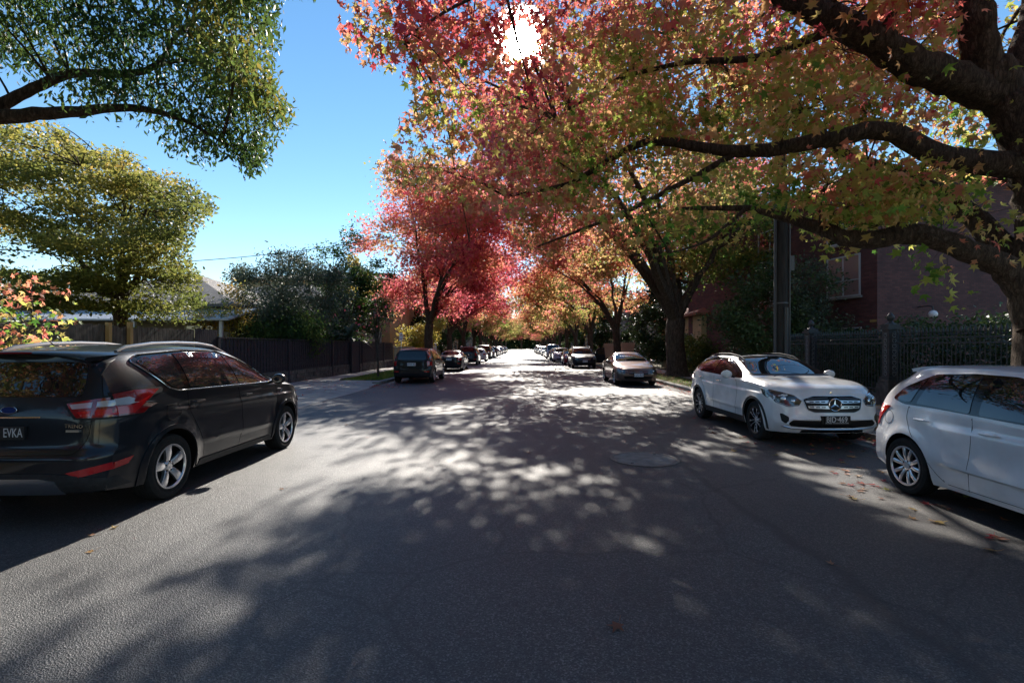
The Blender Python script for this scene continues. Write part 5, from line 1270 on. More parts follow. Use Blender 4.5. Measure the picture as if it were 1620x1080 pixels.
b=MB(); b.box(-.12,.12,0,6,.0,1.55); b.build('wall',noisy('cream_render',[(.3,(.42,.34,.24)),(.7,(.5,.42,.3))],3,.85),sw); b=MB(); b.box(-.16,.16,-.04,6.04,1.551,1.63); b.build('coping',M_conc,sw)
# ---- cast iron fence on the right
ifn=empty('iron_fence',(9.45,3,.1),0,'dark cast iron fence with spear tops between ornate pillars on the right','fence')
FX=9.45
b=MB(); b.box(-.12,.12,0,15,0,.32); b.build('stone_plinth',M_bluestone,ifn)
b=MB(); 
for z in (.42,1.62,1.74): b.box(-.018,.018,0,15,z,z+.03)
b.build('rail',M_castiron,ifn)
b=MB(); y=.06
while y<15:
    b.tube([(0,y,.3),(0,y,1.80)],.011,6); b.lathe([(.011,1.80),(.03,1.82),(.014,1.845),(.034,1.88),(.024,1.93),(.0,2.02)],6,'z',Matrix.Translation((0,y,0)))
    y+=.115
b.build('spear_bars',M_castiron,ifn,smooth=True)
def pillar(y,label):
    p=empty('iron_pillar',(FX,y,.1),0,label,'pillar','ornate pillars of the iron fence')
    b=MB(); b.box(-.22,.22,-.22,.22,0,.62); b.box(-.19,.19,-.19,.19,.62,.70); b.build('base',M_bluestone,p)
    b=MB(); b.box(-.13,.13,-.13,.13,.70,1.98); 
    b.box(-.17,.17,-.17,.17,.70,.78); b.box(-.19,.19,-.19,.19,1.98,2.05); b.box(-.15,.15,-.15,.15,2.05,2.12)
    b.build('shaft',M_castiron,p)
    b=MB()
    for face in ((-1,0),(0,-1)):
        for k in range(8):
            z=.86+k*.14
            M=Matrix.Translation((face[0]*.132,face[1]*.132,z))@(Matrix.Rotation(R(90),4,'Z') if face[0]==0 else Matrix.Identity(4))
            b.tube([M@Vector((0,math.cos(t*math.pi/6)*.045,math.sin(t*math.pi/6)*.055)) for t in range(13)],.009,5)
            b.tube([M@Vector((0,-.05,.06)),M@Vector((0,0,.02)),M@Vector((0,.05,.06))],.008,5)
    b.build('scrollwork',pm('iron_highlight',(.2,.21,.23),.5),p,smooth=True)
    b=MB(); b.lathe([(.14,2.12),(.06,2.17),(.045,2.2),(.085,2.25),(.095,2.30),(.07,2.36),(.02,2.41),(0,2.45)],14,'z'); b.build('finial',M_castiron,p,smooth=True)
pillar(12.95,'ornate cast iron pillar with a ball finial between the white crossover and the hatchback')
pillar(16.5,'ornate cast iron pillar further left, behind the roof of the white crossover')
def hedge(name, x0,x1,y0,y1,z0,z1,n,per,size,mat,seed,label,tint=.5,cat='hedge'):
    gn=np.random.default_rng(seed); C=np.stack([gn.uniform(x0,x1,n),gn.uniform(y0,y1,n),z0+(z1-z0)*gn.random(n)**.8],1)
    C[:,2]+=.12*np.sin(C[:,1]*2.1)+.08*np.sin(C[:,0]*3+C[:,1]*5)
    root=empty(name,((x0+x1)/2,(y0+y1)/2,0),0,label,cat); bs=np.array([(x0+x1)/2,(y0+y1)/2,0])
    P,idx=cluster_leaves(C,per,.14,1,gn); T=tint+gn.normal(size=n)[idx]*.15+gn.normal(size=len(P))*.08
    leaves('foliage',P-bs,np.full(len(P),size)*gn.uniform(.6,1.3,len(P)),T,LEAF_OVAL,mat,root,.2,seed)
    b=MB(); y=y0+.3; g=random.Random(seed)
    while y<y1: b.tube([(g.uniform(-.1,.1),y-bs[1],0),(g.uniform(-.2,.2),y-bs[1]+.1,(z0+z1)/2)],[.03,.012],5); y+=.5
    b.build('stems',M_bark,root); return root
hedge('hedge',9.8,10.8,13.2,17.6,.3,1.95,620,16,.11,M_hedge,91,'dark clipped hedge filling the space behind the iron fence left of the pillar',.35)
hedge('hedge',9.75,10.6,3.2,12.7,.3,1.75,900,15,.11,M_hedge,92,'dark hedge behind the iron fence right of the near pillar',.25)
hedge('ivy_hedge',11.4,12.6,5,16,1.6,2.3,520,15,.12,M_hedge,93,'taller leafy ivy growth in front of the brick building',.75)
hedge('far_hedge',-30,30,300,303,0,11,5200,7,1.5,M_hedge,94,'mass of distant dark foliage beyond the end of the street',.6)
hedge('far_hedge',-40,40,-130,-127,0,12,1500,6,1.6,M_hedge,95,'unseen mass of foliage added behind the camera to darken reflections',.4)  # added out of view to hide the bright horizon from the car reflections
paling_fence('timber_fence',-9.85,-60,4.9,2.0,M_timber,'unseen timber fence added behind the camera along the left footpath',.3)  # out of view, added to darken what the car rears reflect
# ---- power pole
pp=empty('power_pole',(7.05,13.75,.1),0,'tall dark wooden power pole with cable conduits behind the white crossover','pole')
M_pole=noisy('pole_wood',[(.3,(.02,.019,.019)),(.7,(.055,.052,.05))],6,.85,.5,30,stretch=(4,4,.3))
b=MB(); b.tube([(0,0,0),(0,0,3),(0,0,7.5),(0,0,10.5)],[.19,.18,.155,.135],16); b.build('shaft',M_pole,pp,smooth=True)
for (x,y,z1,r_) in ((-.19,-.08,6,.035),(.05,-.2,2.6,.05),(.17,-.12,6.5,.03)):
    b=MB(); b.tube([(x,y,0),(x,y,z1)],r_,8); b.build('conduit',pm('conduit_grey',(.07,.07,.075),.5),pp,smooth=True)
b=MB()
b.lathe([(.19,2.7),(.2,2.72),(.19,2.74)],16,'z')
b.build('strap',pm('galvanised',(.2,.2,.2),.5,.6),pp)
b=MB(); b.box(.17,.32,-.1,.1,3.6,4.0); b.build('junction_box',pm('box_grey',(.1,.1,.11),.5),pp)
b=MB(); b.box(-1.3,1.3,-.07,.07,9.3,9.45); b.build('crossarm',M_pole,pp)
for x in (-1.2,-.5,.5,1.2): b=MB(); b.lathe([(0,9.45),(.05,9.46),(.06,9.52),(.03,9.56),(.045,9.6),(0,9.64)],10,'z',Matrix.Translation((x,0,0))); b.build('insulator',pm('porcelain',(.5,.48,.45),.2),pp,smooth=True)
M_wire=pm('wire',(.03,.03,.03),.6)
def cable(p,q,sag,label,r_=.012):
    p=Vector(p);q=Vector(q); b=MB(); pts=[p.lerp(q,t/24)+Vector((0,0,-sag*4*(t/24)*(1-t/24))) for t in range(25)]
    b.tube(pts,r_,5); o=b.build('overhead_cable',M_wire); tag(o,label,'cable','overhead cables')
cable(at(150,420,22),at(720,352,30),.5,'thin overhead cable crossing the sky above the olive bush on the left',.016)
for x,lb in ((-1.2,'outermost road side'),(-.5,'inner road side'),(.5,'inner garden side'),(1.2,'outermost garden side')):
    cable((7.05+x,13.75,9.7),(7.05+x,52,9.6),.9,lb+' cable running from the power pole away along the street')
cable((7.05,13.6,6.2),(14.2,17.5,5.5),.25,'service cable from the power pole to the brick building')
# ---- brick building on the right
def brickmat(name,c1,c2,mortar,scale=1,rot=False):
    m,t,b=newmat(name); L=t.links.new
    tc=N(t,'ShaderNodeTexCoord'); sx=N(t,'ShaderNodeSeparateXYZ'); L(tc.outputs['Object'],sx.inputs[0])
    ad=N(t,'ShaderNodeMath',operation='ADD'); L(sx.outputs[0],ad.inputs[0]); L(sx.outputs[1],ad.inputs[1])
    cx=N(t,'ShaderNodeCombineXYZ'); L(ad.outputs[0],cx.inputs[0]); L(sx.outputs[2],cx.inputs[1])
    br=N(t,'ShaderNodeTexBrick'); br.inputs['Scale'].default_value=1; br.inputs['Brick Width'].default_value=.24; br.inputs['Row Height'].default_value=.086
    br.inputs['Mortar Size'].default_value=.008; br.inputs['Mortar Smooth'].default_value=.2; br.inputs['Bias'].default_value=-.1
    br.inputs['Color1'].default_value=(*c1,1); br.inputs['Color2'].default_value=(*c2,1); br.inputs['Mortar'].default_value=(*mortar,1); L(cx.outputs[0],br.inputs['Vector'])
    n=N(t,'ShaderNodeTexNoise',i_Scale=1.3,i_Detail=6.0); L(tc.outputs['Object'],n.inputs['Vector']); r=ramp(t,[(.3,(.75,.75,.78)),(.7,(1.2,1.15,1.1))]); L(n.outputs['Fac'],r.inputs[0])
    mu=N(t,'ShaderNodeMix',data_type='RGBA',blend_type='MULTIPLY'); mu.inputs[0].default_value=1; L(br.outputs[0],mu.inputs[6]); L(r.outputs[0],mu.inputs[7]); L(mu.outputs[2],b.inputs['Base Color'])
    bp=N(t,'ShaderNodeBump',i_Strength=.8,i_Distance=.01,invert=True); L(br.outputs['Fac'],bp.inputs['Height']); L(bp.outputs[0],b.inputs['Normal'])
    b.inputs['Roughness'].default_value=.8; return m
M_brick=brickmat('dark_red_brick',(.105,.04,.042),(.17,.065,.06),(.06,.05,.05))
M_brick2=brickmat('cream_brick',(.40,.28,.16),(.50,.36,.22),(.35,.32,.28))
M_frame=pm('window_frame_white',(.5,.5,.5),.5)
M_tile=brickmat('roof_tile',(.16,.14,.125),(.22,.2,.18),(.06,.055,.05))
M_redtile=brickmat('red_roof_tile',(.30,.12,.07),(.36,.16,.1),(.1,.06,.05))
M_pane=pm('window_glass',(.012,.014,.016),.03,0,.8,ior=1.6)
M_blind=pm('window_blind',(.35,.22,.2),.3,coat=.8)
bb=empty('brick_building',(14,19.9,0),R(12),'dark red brick apartment building with a corner and a white framed window on the right','building')
b=MB(); b.box(0,16,0,14,0,8.6); b.build('wall',M_brick,bb)
b=MB(); b.add([(-.5,-.5,8.602),(16.5,-.5,8.602),(16.5,14.5,8.602),(-.5,14.5,8.602),(5,5,11),(11,5,11),(11,9,11),(5,9,11)],[(0,1,5,4),(1,2,6,5),(2,3,7,6),(3,0,4,7),(4,5,6,7),(3,2,1,0)]); b.build('roof',M_tile,bb)
def window(parent, axis, a0,a1,z0,z1, pos, nv=1, trans=None, pane=M_pane, sill=True, out=-1, frame=None):
    """axis 'x': wall plane x=pos, a is y; axis 'y': wall plane y=pos, a is x. out = direction of the outside"""
    f=MB(); t=.06; frame=frame or M_frame
    def bx(m,a,b_,c,d,e,g_):
        lo,hi=sorted((pos+out*e,pos+out*g_))
        if axis=='x': m.box(lo,hi,a,b_,c,d)
        else: m.box(a,b_,lo,hi,c,d)
    bx(f,a0,a1,z0,z0+t,-.05,.05); bx(f,a0,a1,z1-t,z1,-.05,.05); bx(f,a0,a0+t,z0+t,z1-t,-.05,.05); bx(f,a1-t,a1,z0+t,z1-t,-.05,.05)
    for k in range(1,nv+1):
        a=a0+(a1-a0)*k/(nv+1); bx(f,a-.025,a+.025,z0+t,z1-t,-.05,.045)
    if trans: bx(f,a0+t,a1-t,trans-.025,trans+.025,-.05,.04)
    fo=f.build('window',frame,parent)
    p=MB(); bx(p,a0+t,a1-t,z0+t,z1-t,-.04,.015); p.build('pane',pane,fo)
    if sill: s_=MB(); bx(s_,a0-.08,a1+.08,z0-.09,z0-.003,-.02,.10); s_.build('sill',M_conc,fo)
    return fo
window(bb,'x',.75,2.45,3.74,5.47,0,1,4.42,M_blind)
window(bb,'x',.7,2.6,1.0,2.45,0,1,None,M_pane)
window(bb,'x',5.2,7.0,3.25,5.05,0,1,3.95); window(bb,'x',5.2,7.0,6.0,7.6,0,1,6.6); window(bb,'x',.75,2.45,6.0,7.6,0,1,6.6)
for a in (10,): window(bb,'y',a,a+1.8,6.0,7.6,0,1,6.6); window(bb,'y',a,a+1.8,3.25,5.0,0,1,3.9)
# small signs by the corner and globe lamp
sg_=MB(); sg_.box(.12,.42,-.03,-.006,2.1,2.42); o=sg_.build('notice_plate',pm('plate_green_white',(.55,.6,.55),.5),bb)
sg_=MB(); sg_.box(-.012,-.004,.02,.32,2.62,2.72); o=sg_.build('notice_plate',pm('brass_plate',(.35,.25,.1),.4),bb)
gl=empty('globe_lamp',(0,0,0),0,'round white globe lamp on the brick wall right of the corner','lamp')
gl.location=at(1476,497,19.6)
b=MB(); b.lathe([(0,-.16)]+[(.16*math.sin(math.pi*k/12),-.16*math.cos(math.pi*k/12)) for k in range(1,12)]+[(0,.16)],20,'z'); b.build('globe',pm('opal_glass',(.8,.8,.82),.15,coat=.5),gl,smooth=True)
b=MB(); b.tube([(0,0,.15),(0,0,.3),(0,.25,.34),(0,2.2,.34)],.022,8); b.build('bracket',M_castiron,gl,smooth=True)
# ---- cream house behind the second right tree
def house(name, loc, rz, w, d, h, roofh, mwall, mroof, label, wins, eave=.5, cat='house'):
    r=empty(name,loc,rz,label,cat); b=MB(); b.box(0,w,0,d,0,h); b.build('wall',mwall,r)
    b=MB(); e=eave; z=h+.003; t=.12; rr=min(w,d)/2-.01
    ax,bx_=(rr,w-rr) if w>=d else (w/2,w/2); ay,by=(d/2,d/2) if w>=d else (rr,d-rr)
    V=[(-e,-e,z),(w+e,-e,z),(w+e,d+e,z),(-e,d+e,z),(-e,-e,z+t),(w+e,-e,z+t),(w+e,d+e,z+t),(-e,d+e,z+t)]
    if w>=d: V+=[(ax,d/2,z+roofh),(bx_,d/2,z+roofh)]; Fc=[(4,5,9,8),(5,6,9),(6,7,8,9),(7,4,8)]
    else: V+=[(w/2,ay,z+roofh),(w/2,by,z+roofh)]; Fc=[(4,5,8),(5,6,9,8),(6,7,9),(7,4,8,9)]
    b.add(V,Fc+[(3,2,1,0),(0,1,5,4),(1,2,6,5),(2,3,7,6),(3,0,4,7)]); ro=b.build('roof',mroof,r)
    for wn in wins: window(r,*wn)
    return r,ro
M_creamw=noisy('cream_wall',[(.3,(.42,.30,.16)),(.7,(.52,.38,.22))],2,.8)
house('cream_house',(11.2,31.5,0),0,9,9,3.6,2.6,M_creamw,M_redtile,'cream house with a timber framed window behind the thick right tree',
  [('y',.4,1.8,.9,2.5,0,1,None,M_pane,True,-1,M_newtimber),('y',3,4.8,.9,2.5,0,2),('x',1.5,3.2,.9,2.5,0,1)])
house('brick_house',(16.8,38,0),0,12,10,6.2,3.0,M_brick2,M_redtile,'two storey cream brick house with a red tiled roof behind the crimson trees',
  [('y',1,2.8,4,5.4,0,1),('y',5,6.8,4,5.4,0,1),('y',1,2.8,1,2.6,0,1),('x',2,3.6,4,5.4,0,1)])
# ---- houses on the left
M_greyw=noisy('grey_weatherboard',[(.3,(.20,.19,.175)),(.7,(.28,.265,.245))],2,.8)
M_tin=noisy('corrugated_iron',[(.3,(.32,.33,.34)),(.7,(.45,.46,.48))],2,.45,spec=.5)
h1,r1=house('verandah_house',(-24.2,22.3,0),0,10.2,11,3.55,2.35,M_greyw,M_tile,'grey single storey house with a shingled roof and verandah behind the timber fence',
  [('y',8.0,9.4,.9,2.7,0,1),('x',2,3.4,.9,2.7,10.2,1,None,M_pane,True,1),('y',3.5,5,.9,2.7,0,1)],.6)
b=MB(); b.add([(-.8,-2.6,2.85),(11.6,-2.6,2.85),(11.6,-.01,3.5),(-.8,-.01,3.5),(-.8,-2.6,2.78),(11.6,-2.6,2.78),(11.6,-.01,3.42),(-.8,-.01,3.42)],[(0,1,2,3),(7,6,5,4),(0,4,5,1),(1,5,6,2),(3,2,6,7),(0,3,7,4)])
b.build('verandah_roof',M_tin,h1)
for x in (0,3.7,7.4,11.2): b=MB(); b.box(x-.06,x+.06,-2.5,-2.38,0,2.775); b.build('verandah_post',M_frame,h1)
h1.location=(-24.3,24.5,0)
house('tiled_roof_house',(-26,38,0),0,13,9,4.2,2.6,M_greyw,M_tile,'house with a dark tiled roof just left of the olive bush',[('y',9,11,1,2.6,0,1),('y',4,6,1,2.6,0,1)])
M_tan=noisy('tan_render',[(.3,(.40,.27,.13)),(.7,(.50,.35,.19))],1.5,.85)
t1,_=house('tan_building',(-28,50,0),0,15,12,8.2,1.6,M_tan,M_tile,'tan rendered two storey building behind the dark trees on the left',[('y',9.6,11.0,5,6.4,0,1),('y',12.3,13.6,5,6.4,0,1),('x',2,4,5,6.4,15,1,None,M_pane,True,1),('x',6,8,2,3.4,15,1,None,M_pane,True,1)],cat='building')
fl,_=house('flat_building',(-25,60,0),0,9,8,10.2,.5,M_greyw,M_tin,'pale building with rooftop plant rising behind the olive bush',[('y',5,7,7,8.4,0,1)],cat='building')
b=MB(); b.box(4.5,5.5,1,2,10.4,11.4); b.lathe([(.3,11.4),(.3,11.7),(.45,11.75),(0,11.95)],12,'z',Matrix.Translation((5,1.5,0))); b.build('roof_vent',M_tin,fl)
k=0
for (x,y,w,rz) in ((-26,72,13,0),(-26,92,13,0),(-26,116,14,0),(-26,145,14,0),(-26,180,14,0),(13.5,58,12,0),(13.5,78,12,0),(13.5,100,12,0),(13.5,128,13,0),(13.5,160,14,0)):
    nm=['nearest','second','third','fourth','farthest'][k%5]
    house('street_house',(x,y,0),0,w,12,3.8+(k%3)*1.6,2.4,[M_creamw,M_brick2,M_greyw][k%3],[M_redtile,M_tile][k%2],f"{['cream rendered','cream brick','grey weatherboard'][k%3]} house far along the {'left' if x<0 else 'right'} side, {nm} of the distant ones",
       [('y',1.5,3.2,1,2.6,0,1),('y',6,8,1,2.6,0,1),('x',2,4,1,2.6,w if x<0 else 0,1,None,M_pane,True,1 if x<0 else -1),('x',7,9,1,2.6,w if x<0 else 0,1,None,M_pane,True,1 if x<0 else -1)]); k+=1
# parking sign
ps=empty('parking_sign',(-8.45,35.5,.1),0,'small white parking sign on a thin steel pole beside the dark fence end','sign')
b=MB(); b.tube([(0,0,0),(0,0,2.55)],.03,8); b.build('pole',M_satin,ps,smooth=True)
b=MB(); b.box(-.12,.12,-.04,-.032,1.95,2.5); o=b.build('sign_plate',pm('sign_white',(.75,.75,.75),.4),ps)
text_mesh('1P',.2,o,pm('sign_red',(.5,.02,.03),.4),Matrix.Translation((0,-.043,2.33))@Matrix.Rotation(R(90),4,'X'),name='lettering')
b=MB(); b.box(-.09,.09,-.043,-.041,2.06,2.10); b.build('arrow_bar',pm('sign_red2',(.5,.02,.03),.4),o)
# bollards/bins beside far verge skipped: cars
# ------------------------------------------------------------------ all cars
make_grey_suv(); make_white_crossover(); make_white_hatch()
BLK=(.012,.013,.016)
crv=street_car('suv','parked_suv',-4.88,22.4,True,BLK,'glossy black SUV with a white number plate parked beside the left grass strip',.0,plate_txt='XMW·455',rails=0,H=1.60,roof0=1.50,belt=.98,Wh=.90,pz=.86)
for sg in (-1,1): crv.panel('tail_light',[(sg*.76,1.0),(sg*.86,1.0),(sg*.70,1.42),(sg*.63,1.42)],'rear',M_redlens,.014,grid=.08)
street_car('sedan','parked_sedan',-4.80,33.4,True,BLK,'black sedan parked on the left directly behind the glossy black SUV',.0,plate_txt='ABT·210',H=1.40)
street_car('suv','parked_suv',-4.78,44.3,True,(.016,.017,.024),'dark blue black SUV with roof rails just beyond the black sedan',.0,plate_txt=None,H=1.66,rails=1)
street_car('hatch','parked_hatchback',-4.65,54,True,(.7,.7,.72),'small white hatchback on the left between two dark taller cars',.0,plate_txt=None)
street_car('tall','parked_van',-4.85,64,True,(.02,.021,.024),'tall dark van on the left beyond the white hatchback',.2,plate_txt=None)
colsL=[('sedan',(.25,.26,.28),'silver sedan'),('suv',(.02,.02,.03),'black SUV'),('hatch',(.6,.6,.62),'pale hatchback'),('sedan',(.05,.06,.14),'dark blue sedan'),('suv',(.5,.5,.52),'silver SUV'),('hatch',(.7,.7,.7),'white hatchback'),('sedan',(.03,.03,.03),'black sedan'),('suv',(.3,.3,.32),'grey SUV'),('hatch',(.6,.6,.6),'white hatchback'),('sedan',(.4,.4,.42),'silver sedan')]
nth=['first','second','third','fourth','fifth','sixth','seventh','eighth','ninth','tenth']
for i,(k,cl,lb) in enumerate(colsL):
    street_car(k,'parked_car',-4.75,72.5+i*7.6+(i%3)*.5,True,cl,f'distant {lb} in the left row, {nth[i]} beyond the tall dark van',.3 if cl[0]<.5 else 0)
# right side, facing the camera
street_car('sedan','parked_sedan',4.85,25.3,False,(.17,.115,.10),'bronze sedan facing the camera with chrome grille line, second parked car on the right',.7,plate_txt='1QG·8LM',L=4.40,xr=.92,xf=3.52,H=1.40,boot=1.0,ws=(2.05,3.1))
kia=street_car('suv','parked_suv',4.72,42.2,False,(.012,.016,.028),'dark navy SUV facing the camera with its kerb side door open',.1,plate_txt='BRX·162',H=1.63,rails=1,L=4.7,xf=3.65,ws=(2.5,3.4))
# the open door on the kerb side: an angled shell with its window
d=empty('open_door',(2.95,.86,0),R(112),parent=None); d.parent=kia.root
b=MB(); b.add([(0,-.03,.36),(-.02,-.03,1.02),(1.02,-.03,1.02),(1.10,-.03,.7),(.98,-.03,.36),(0,.05,.36),(-.02,.05,1.02),(1.02,.05,1.02),(1.10,.05,.7),(.98,.05,.36)],[(0,1,2,3,4),(9,8,7,6,5),(0,5,6,1),(1,6,7,2),(2,7,8,3),(3,8,9,4),(4,9,5,0)]); b.build('door_panel',kia.p,d)
b=MB(); b.tube([(-.02,.01,1.02),(.42,.0,1.50),(.98,0,1.53),(1.02,.01,1.02)],.028,6); b.build('window_frame',kia.p,d)
b=MB(); b.add([(0,.0,1.02),(.43,.0,1.49),(.97,0,1.52),(1.0,.0,1.02),(0,.008,1.02),(.43,.008,1.49),(.97,.008,1.52),(1.0,.008,1.02)],[(0,1,2,3),(7,6,5,4),(0,4,5,1),(1,5,6,2),(2,6,7,3)]); b.build('side_window',M_glass,d)
street_car('hatch','parked_hatchback',4.62,48.6,False,(.26,.015,.02),'small red hatchback just behind the dark navy SUV on the right',.2,H=1.42)
street_car('suv','parked_suv',4.30,57.3,False,(.50,.48,.62),'pale lilac white SUV facing the camera behind the small red car',.1,H=1.55,roof0=1.45)
street_car('hatch','parked_hatchback',4.35,64.5,False,(.03,.035,.05),'dark hatchback squeezed between the lilac SUV and the pale van',.2)
street_car('van','parked_van',4.25,71.5,False,(.45,.47,.5),'pale silver van facing the camera on the right, taller than its neighbours',.3)
colsR=[('sedan',(.5,.5,.5),'silver sedan'),('suv',(.65,.65,.65),'white SUV'),('hatch',(.7,.7,.7),'white hatchback'),('suv',(.4,.4,.42),'silver SUV'),('sedan',(.65,.65,.66),'white sedan'),('suv',(.1,.1,.12),'charcoal SUV'),('van',(.7,.7,.7),'white van'),('hatch',(.5,.5,.52),'silver hatchback'),('sedan',(.6,.6,.6),'white sedan')]
for i,(k,cl,lb) in enumerate(colsR):
    street_car(k,'parked_car',4.4,81+i*8.2+(i%2)*.6,False,cl,f'distant {lb} in the right row, {nth[i]} beyond the pale silver van',.2 if cl[0]<.5 else 0)
# ------------------------------------------------------------------ fallen leaves
gl_=random.Random(99)
def leaf_mesh(i):
    V,Fc=LEAF_STAR; g=random.Random(i); M=Matrix.Rotation(g.uniform(0,6.28),3,'Z'); vs=[]
    for v in V:
        r2=v[0]**2+v[1]**2; vs.append(M@Vector((v[0],v[1],.03+g.uniform(.15,.6)*r2*(1 if g.random()<.8 else -.1)+g.uniform(0,.06))))
    b=MB(); b.add(vs,[tuple(f) for f in Fc]); b.tube([M@Vector((0,-.15,.02)),M@Vector((.05,-.5,.03)),M@Vector((.12,-.8,.08))],.012,4)
    me=bpy.data.meshes.new('fallen_leaf'); me.from_pydata(b.v,[],b.f); me.update()
    t=[.62,.75,.86,.5,.93,.38,.55,.8][i%8]
    a_=me.attributes.new('tint','FLOAT','POINT'); a_.data.foreach_set('value',[t]*len(b.v)); me.materials.append(M_dry[i%3]); return me
M_dry=[leafmat('dry_leaf',AUTV,.25,.6),leafmat('brown_leaf',[(0,(.18,.09,.04)),(.6,(.36,.22,.12)),(1,(.16,.05,.03))],.15,.7),leafmat('bright_dry_leaf',AUTV,.35,.5)]
LM=[leaf_mesh(i) for i in range(24)]
def fallen(x,y,s,i,label=None,z=.004):
    o=bpy.data.objects.new('fallen_leaf',LM[i%24]); COL.objects.link(o); o.location=(x,y,z); o.rotation_euler=(gl_.uniform(-.15,.15),gl_.uniform(-.15,.15),gl_.uniform(0,6.28)); o.scale=(s,s,s)
    tag(o,label,'leaf','fallen leaves scattered on the road')
def gpt(px,py): Y=CAM_H*F/(py-548); return (px-825)/F*Y,Y
hero=[(976,992,.13,4,'curled brown red leaf alone on the shaded asphalt in the bottom centre'),(1486,827,.14,3,'yellow leaf on the sunlit asphalt below the hatchback wheel'),(1580,853,.15,4,'red leaf lying at the right edge in the sun'),
 (1345,786,.14,1,'crimson leaf left of the hatchback rear wheel'),(1352,790,.12,3,'pale yellow leaf touching a crimson one left of the hatchback'),(1337,745,.16,0,'cluster leaf below the crossover shadow edge'),(1345,768,.12,2,'small red leaf between the crossover and the hatchback wheel'),
 (1403,775,.12,5,'pale leaf just left of the hatchback tyre'),(1440,779,.13,0,'reddish leaf at the foot of the hatchback tyre'),(1466,798,.12,2,'red leaf in front of the hatchback sill'),(1570,872,.14,6,'pinkish curled leaf near the right edge below the red one'),
 (1315,892,.08,1,'small tan leaf in deep shade right of centre'),(1173,693,.14,3,'yellow leaf by the crossover front tyre'),(1160,714,.15,3,'flat yellow green leaf on shaded asphalt before the crossover'),(1183,713,.12,4,'dark red leaf beside the flat yellow green one'),(1128,685,.14,7,'red brown leaf near the middle of the crossover side'),
 (836,717,.11,7,'small dark red leaf in the middle of the road'),(842,614,.2,4,'red leaf on the bright far asphalt'),(855,611,.2,2,'second red leaf on the bright far asphalt'),
 (446,774,.08,1,'tiny brown leaf near the grey SUV shadow'),(180,835,.09,3,'small ochre leaf on sunlit asphalt lower left'),(145,847,.09,7,'small brown leaf left of the ochre one'),(144,873,.08,6,'pale curled leaf in the lower left sun')]
for px,py,s,i,lb in hero:
    x,y=gpt(px,py); fallen(x,y,s,i,lb)
def dense():
    r=gl_.random()
    if r<.50: return gl_.gauss(5.0,.75),gl_.uniform(4.2,30)
    if r<.72: return gl_.gauss(-5.0,.9),gl_.uniform(10,40)
    return gl_.uniform(-4,4.5),gl_.uniform(9,42)
for k in range(70):
    fallen(gl_.uniform(3.7,5.9),gl_.uniform(4.2,9.5),gl_.uniform(.09,.14),gl_.randrange(24),'dry autumn leaf among many scattered over the road')
n=0
while n<200:
    x,y=dense()
    if abs(x)>6.0 or (y<9 and x<3.6): continue
    if (x-MH[0])**2+(y-MH[1])**2<.3: continue
    fallen(x,y,gl_.uniform(.07,.13),gl_.randrange(24),'dry autumn leaf among many scattered over the road'); n+=1
gn=np.random.default_rng(5)
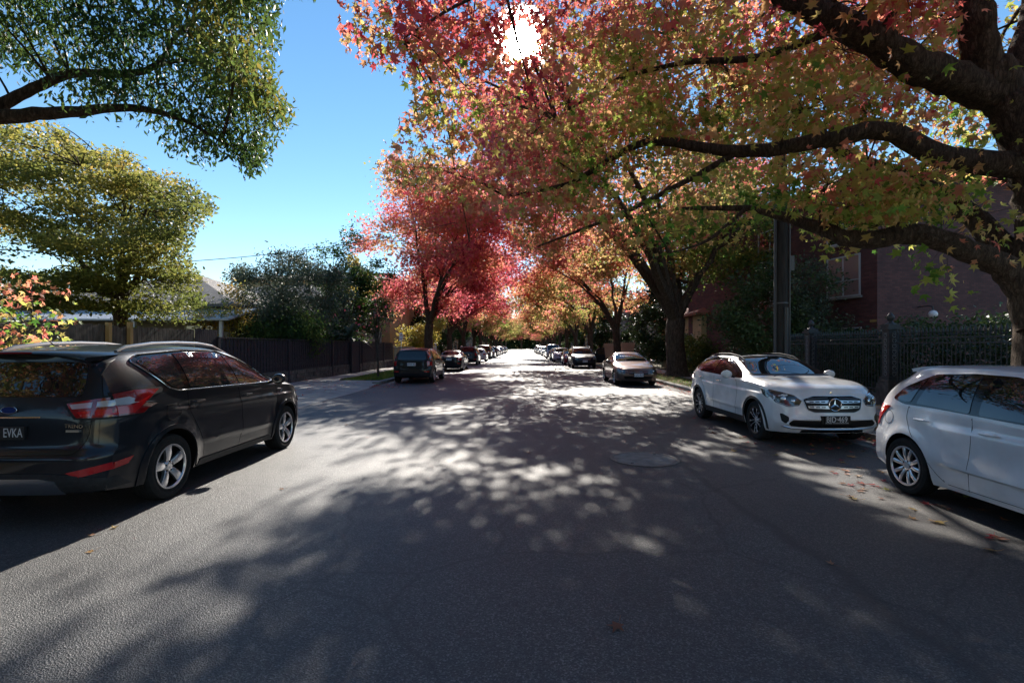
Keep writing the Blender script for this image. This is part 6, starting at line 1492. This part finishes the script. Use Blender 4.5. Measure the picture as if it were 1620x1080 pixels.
def litter(name,n,x0,x1,y0,y1,z,seed,label,size=.11,kind='stuff',xs=None,mat=None,tint=.7):
    g=np.random.default_rng(seed); P=np.stack([g.uniform(x0,x1,n) if xs is None else np.clip(g.normal(xs[0],xs[1],n),x0,x1),y0+(y1-y0)*g.random(n)**1.3,np.full(n,z)+g.uniform(.01,.04,n)],1)
    V,Fc=LEAF_TRI3; k=len(V); a=g.uniform(0,6.28,n); tx=g.normal(size=n)*.35; S=size*g.uniform(.6,1.3,n)
    X=V[None,:,0]*np.cos(a)[:,None]-V[None,:,1]*np.sin(a)[:,None]; Yv=V[None,:,0]*np.sin(a)[:,None]+V[None,:,1]*np.cos(a)[:,None]; Z=np.abs(V[None,:,2]*2+X*tx[:,None]*.6)
    co=(np.stack([X,Yv,Z],2)*S[:,None,None]+P[:,None,:]).reshape(-1,3); fs=(Fc[None]+(np.arange(n)*k)[:,None,None]).reshape(-1,3)
    me=bpy.data.meshes.new(name); me.from_pydata(co.tolist(),[],fs.tolist()); me.update()
    at_=me.attributes.new('tint','FLOAT','POINT'); at_.data.foreach_set('value',np.repeat(np.clip(tint+g.normal(size=n)*.14,0,1),k).astype(np.float32))
    o=link(name,me,mat or M_dry[0]); tag(o,label,'leaf litter',None,kind)
litter('leaf_litter',2900,4.9,6.08,4,120,.0,1,'red and brown leaf litter gathered along the right gutter',xs=(5.9,.35),tint=.75)
litter('leaf_litter',2200,-6.08,-4.2,20,110,.0,2,'crimson leaf litter gathered along the left gutter',xs=(-5.6,.6),tint=.88)
litter('leaf_litter',5200,6.4,9.2,5,90,.12,3,'yellow and brown leaves covering the right verge and footpath',tint=.55)
litter('leaf_litter',700,-9.6,-6.4,6,60,.12,4,'scattered leaves on the left footpath and grass',tint=.7)
litter('leaf_litter',1300,-4.2,4.9,30,140,.0,6,'small leaves dotted over the distant road',tint=.8,size=.1)
# grass blades on the left strip and weeds on the right verge
def grass(name,x0,x1,y0,y1,n,seed,label,h=.06,mat=None):
    g=np.random.default_rng(seed); x=g.uniform(x0,x1,n); y=y0+(y1-y0)*g.random(n)**1.4; a=g.uniform(0,6.28,n); hh=h*g.uniform(.5,1.5,n); w=.006
    l=g.normal(size=(n,2))*.03
    co=np.stack([np.stack([x-w*np.cos(a),y-w*np.sin(a),np.full(n,.115)],1),np.stack([x+w*np.cos(a),y+w*np.sin(a),np.full(n,.115)],1),np.stack([x+l[:,0],y+l[:,1],.118+hh],1)],1).reshape(-1,3)
    me=bpy.data.meshes.new(name); me.from_pydata(co.tolist(),[],np.arange(3*n).reshape(-1,3).tolist()); me.update()
    at_=me.attributes.new('tint','FLOAT','POINT'); at_.data.foreach_set('value',np.repeat(g.random(n),3).astype(np.float32))
    o=link(name,me,mat); tag(o,label,'grass',None,'stuff')
M_gr=leafmat('grass_blades',[(0,(.04,.09,.012)),(.7,(.09,.17,.02)),(1,(.2,.2,.05))],.4)
grass('grass',-8.33,-6.4,23.2,48,26000,1,'short green grass on the left nature strip',.07,M_gr)
grass('grass',6.4,7.9,13,40,9000,2,'sparse weeds and grass on the right verge',.06,M_gr)
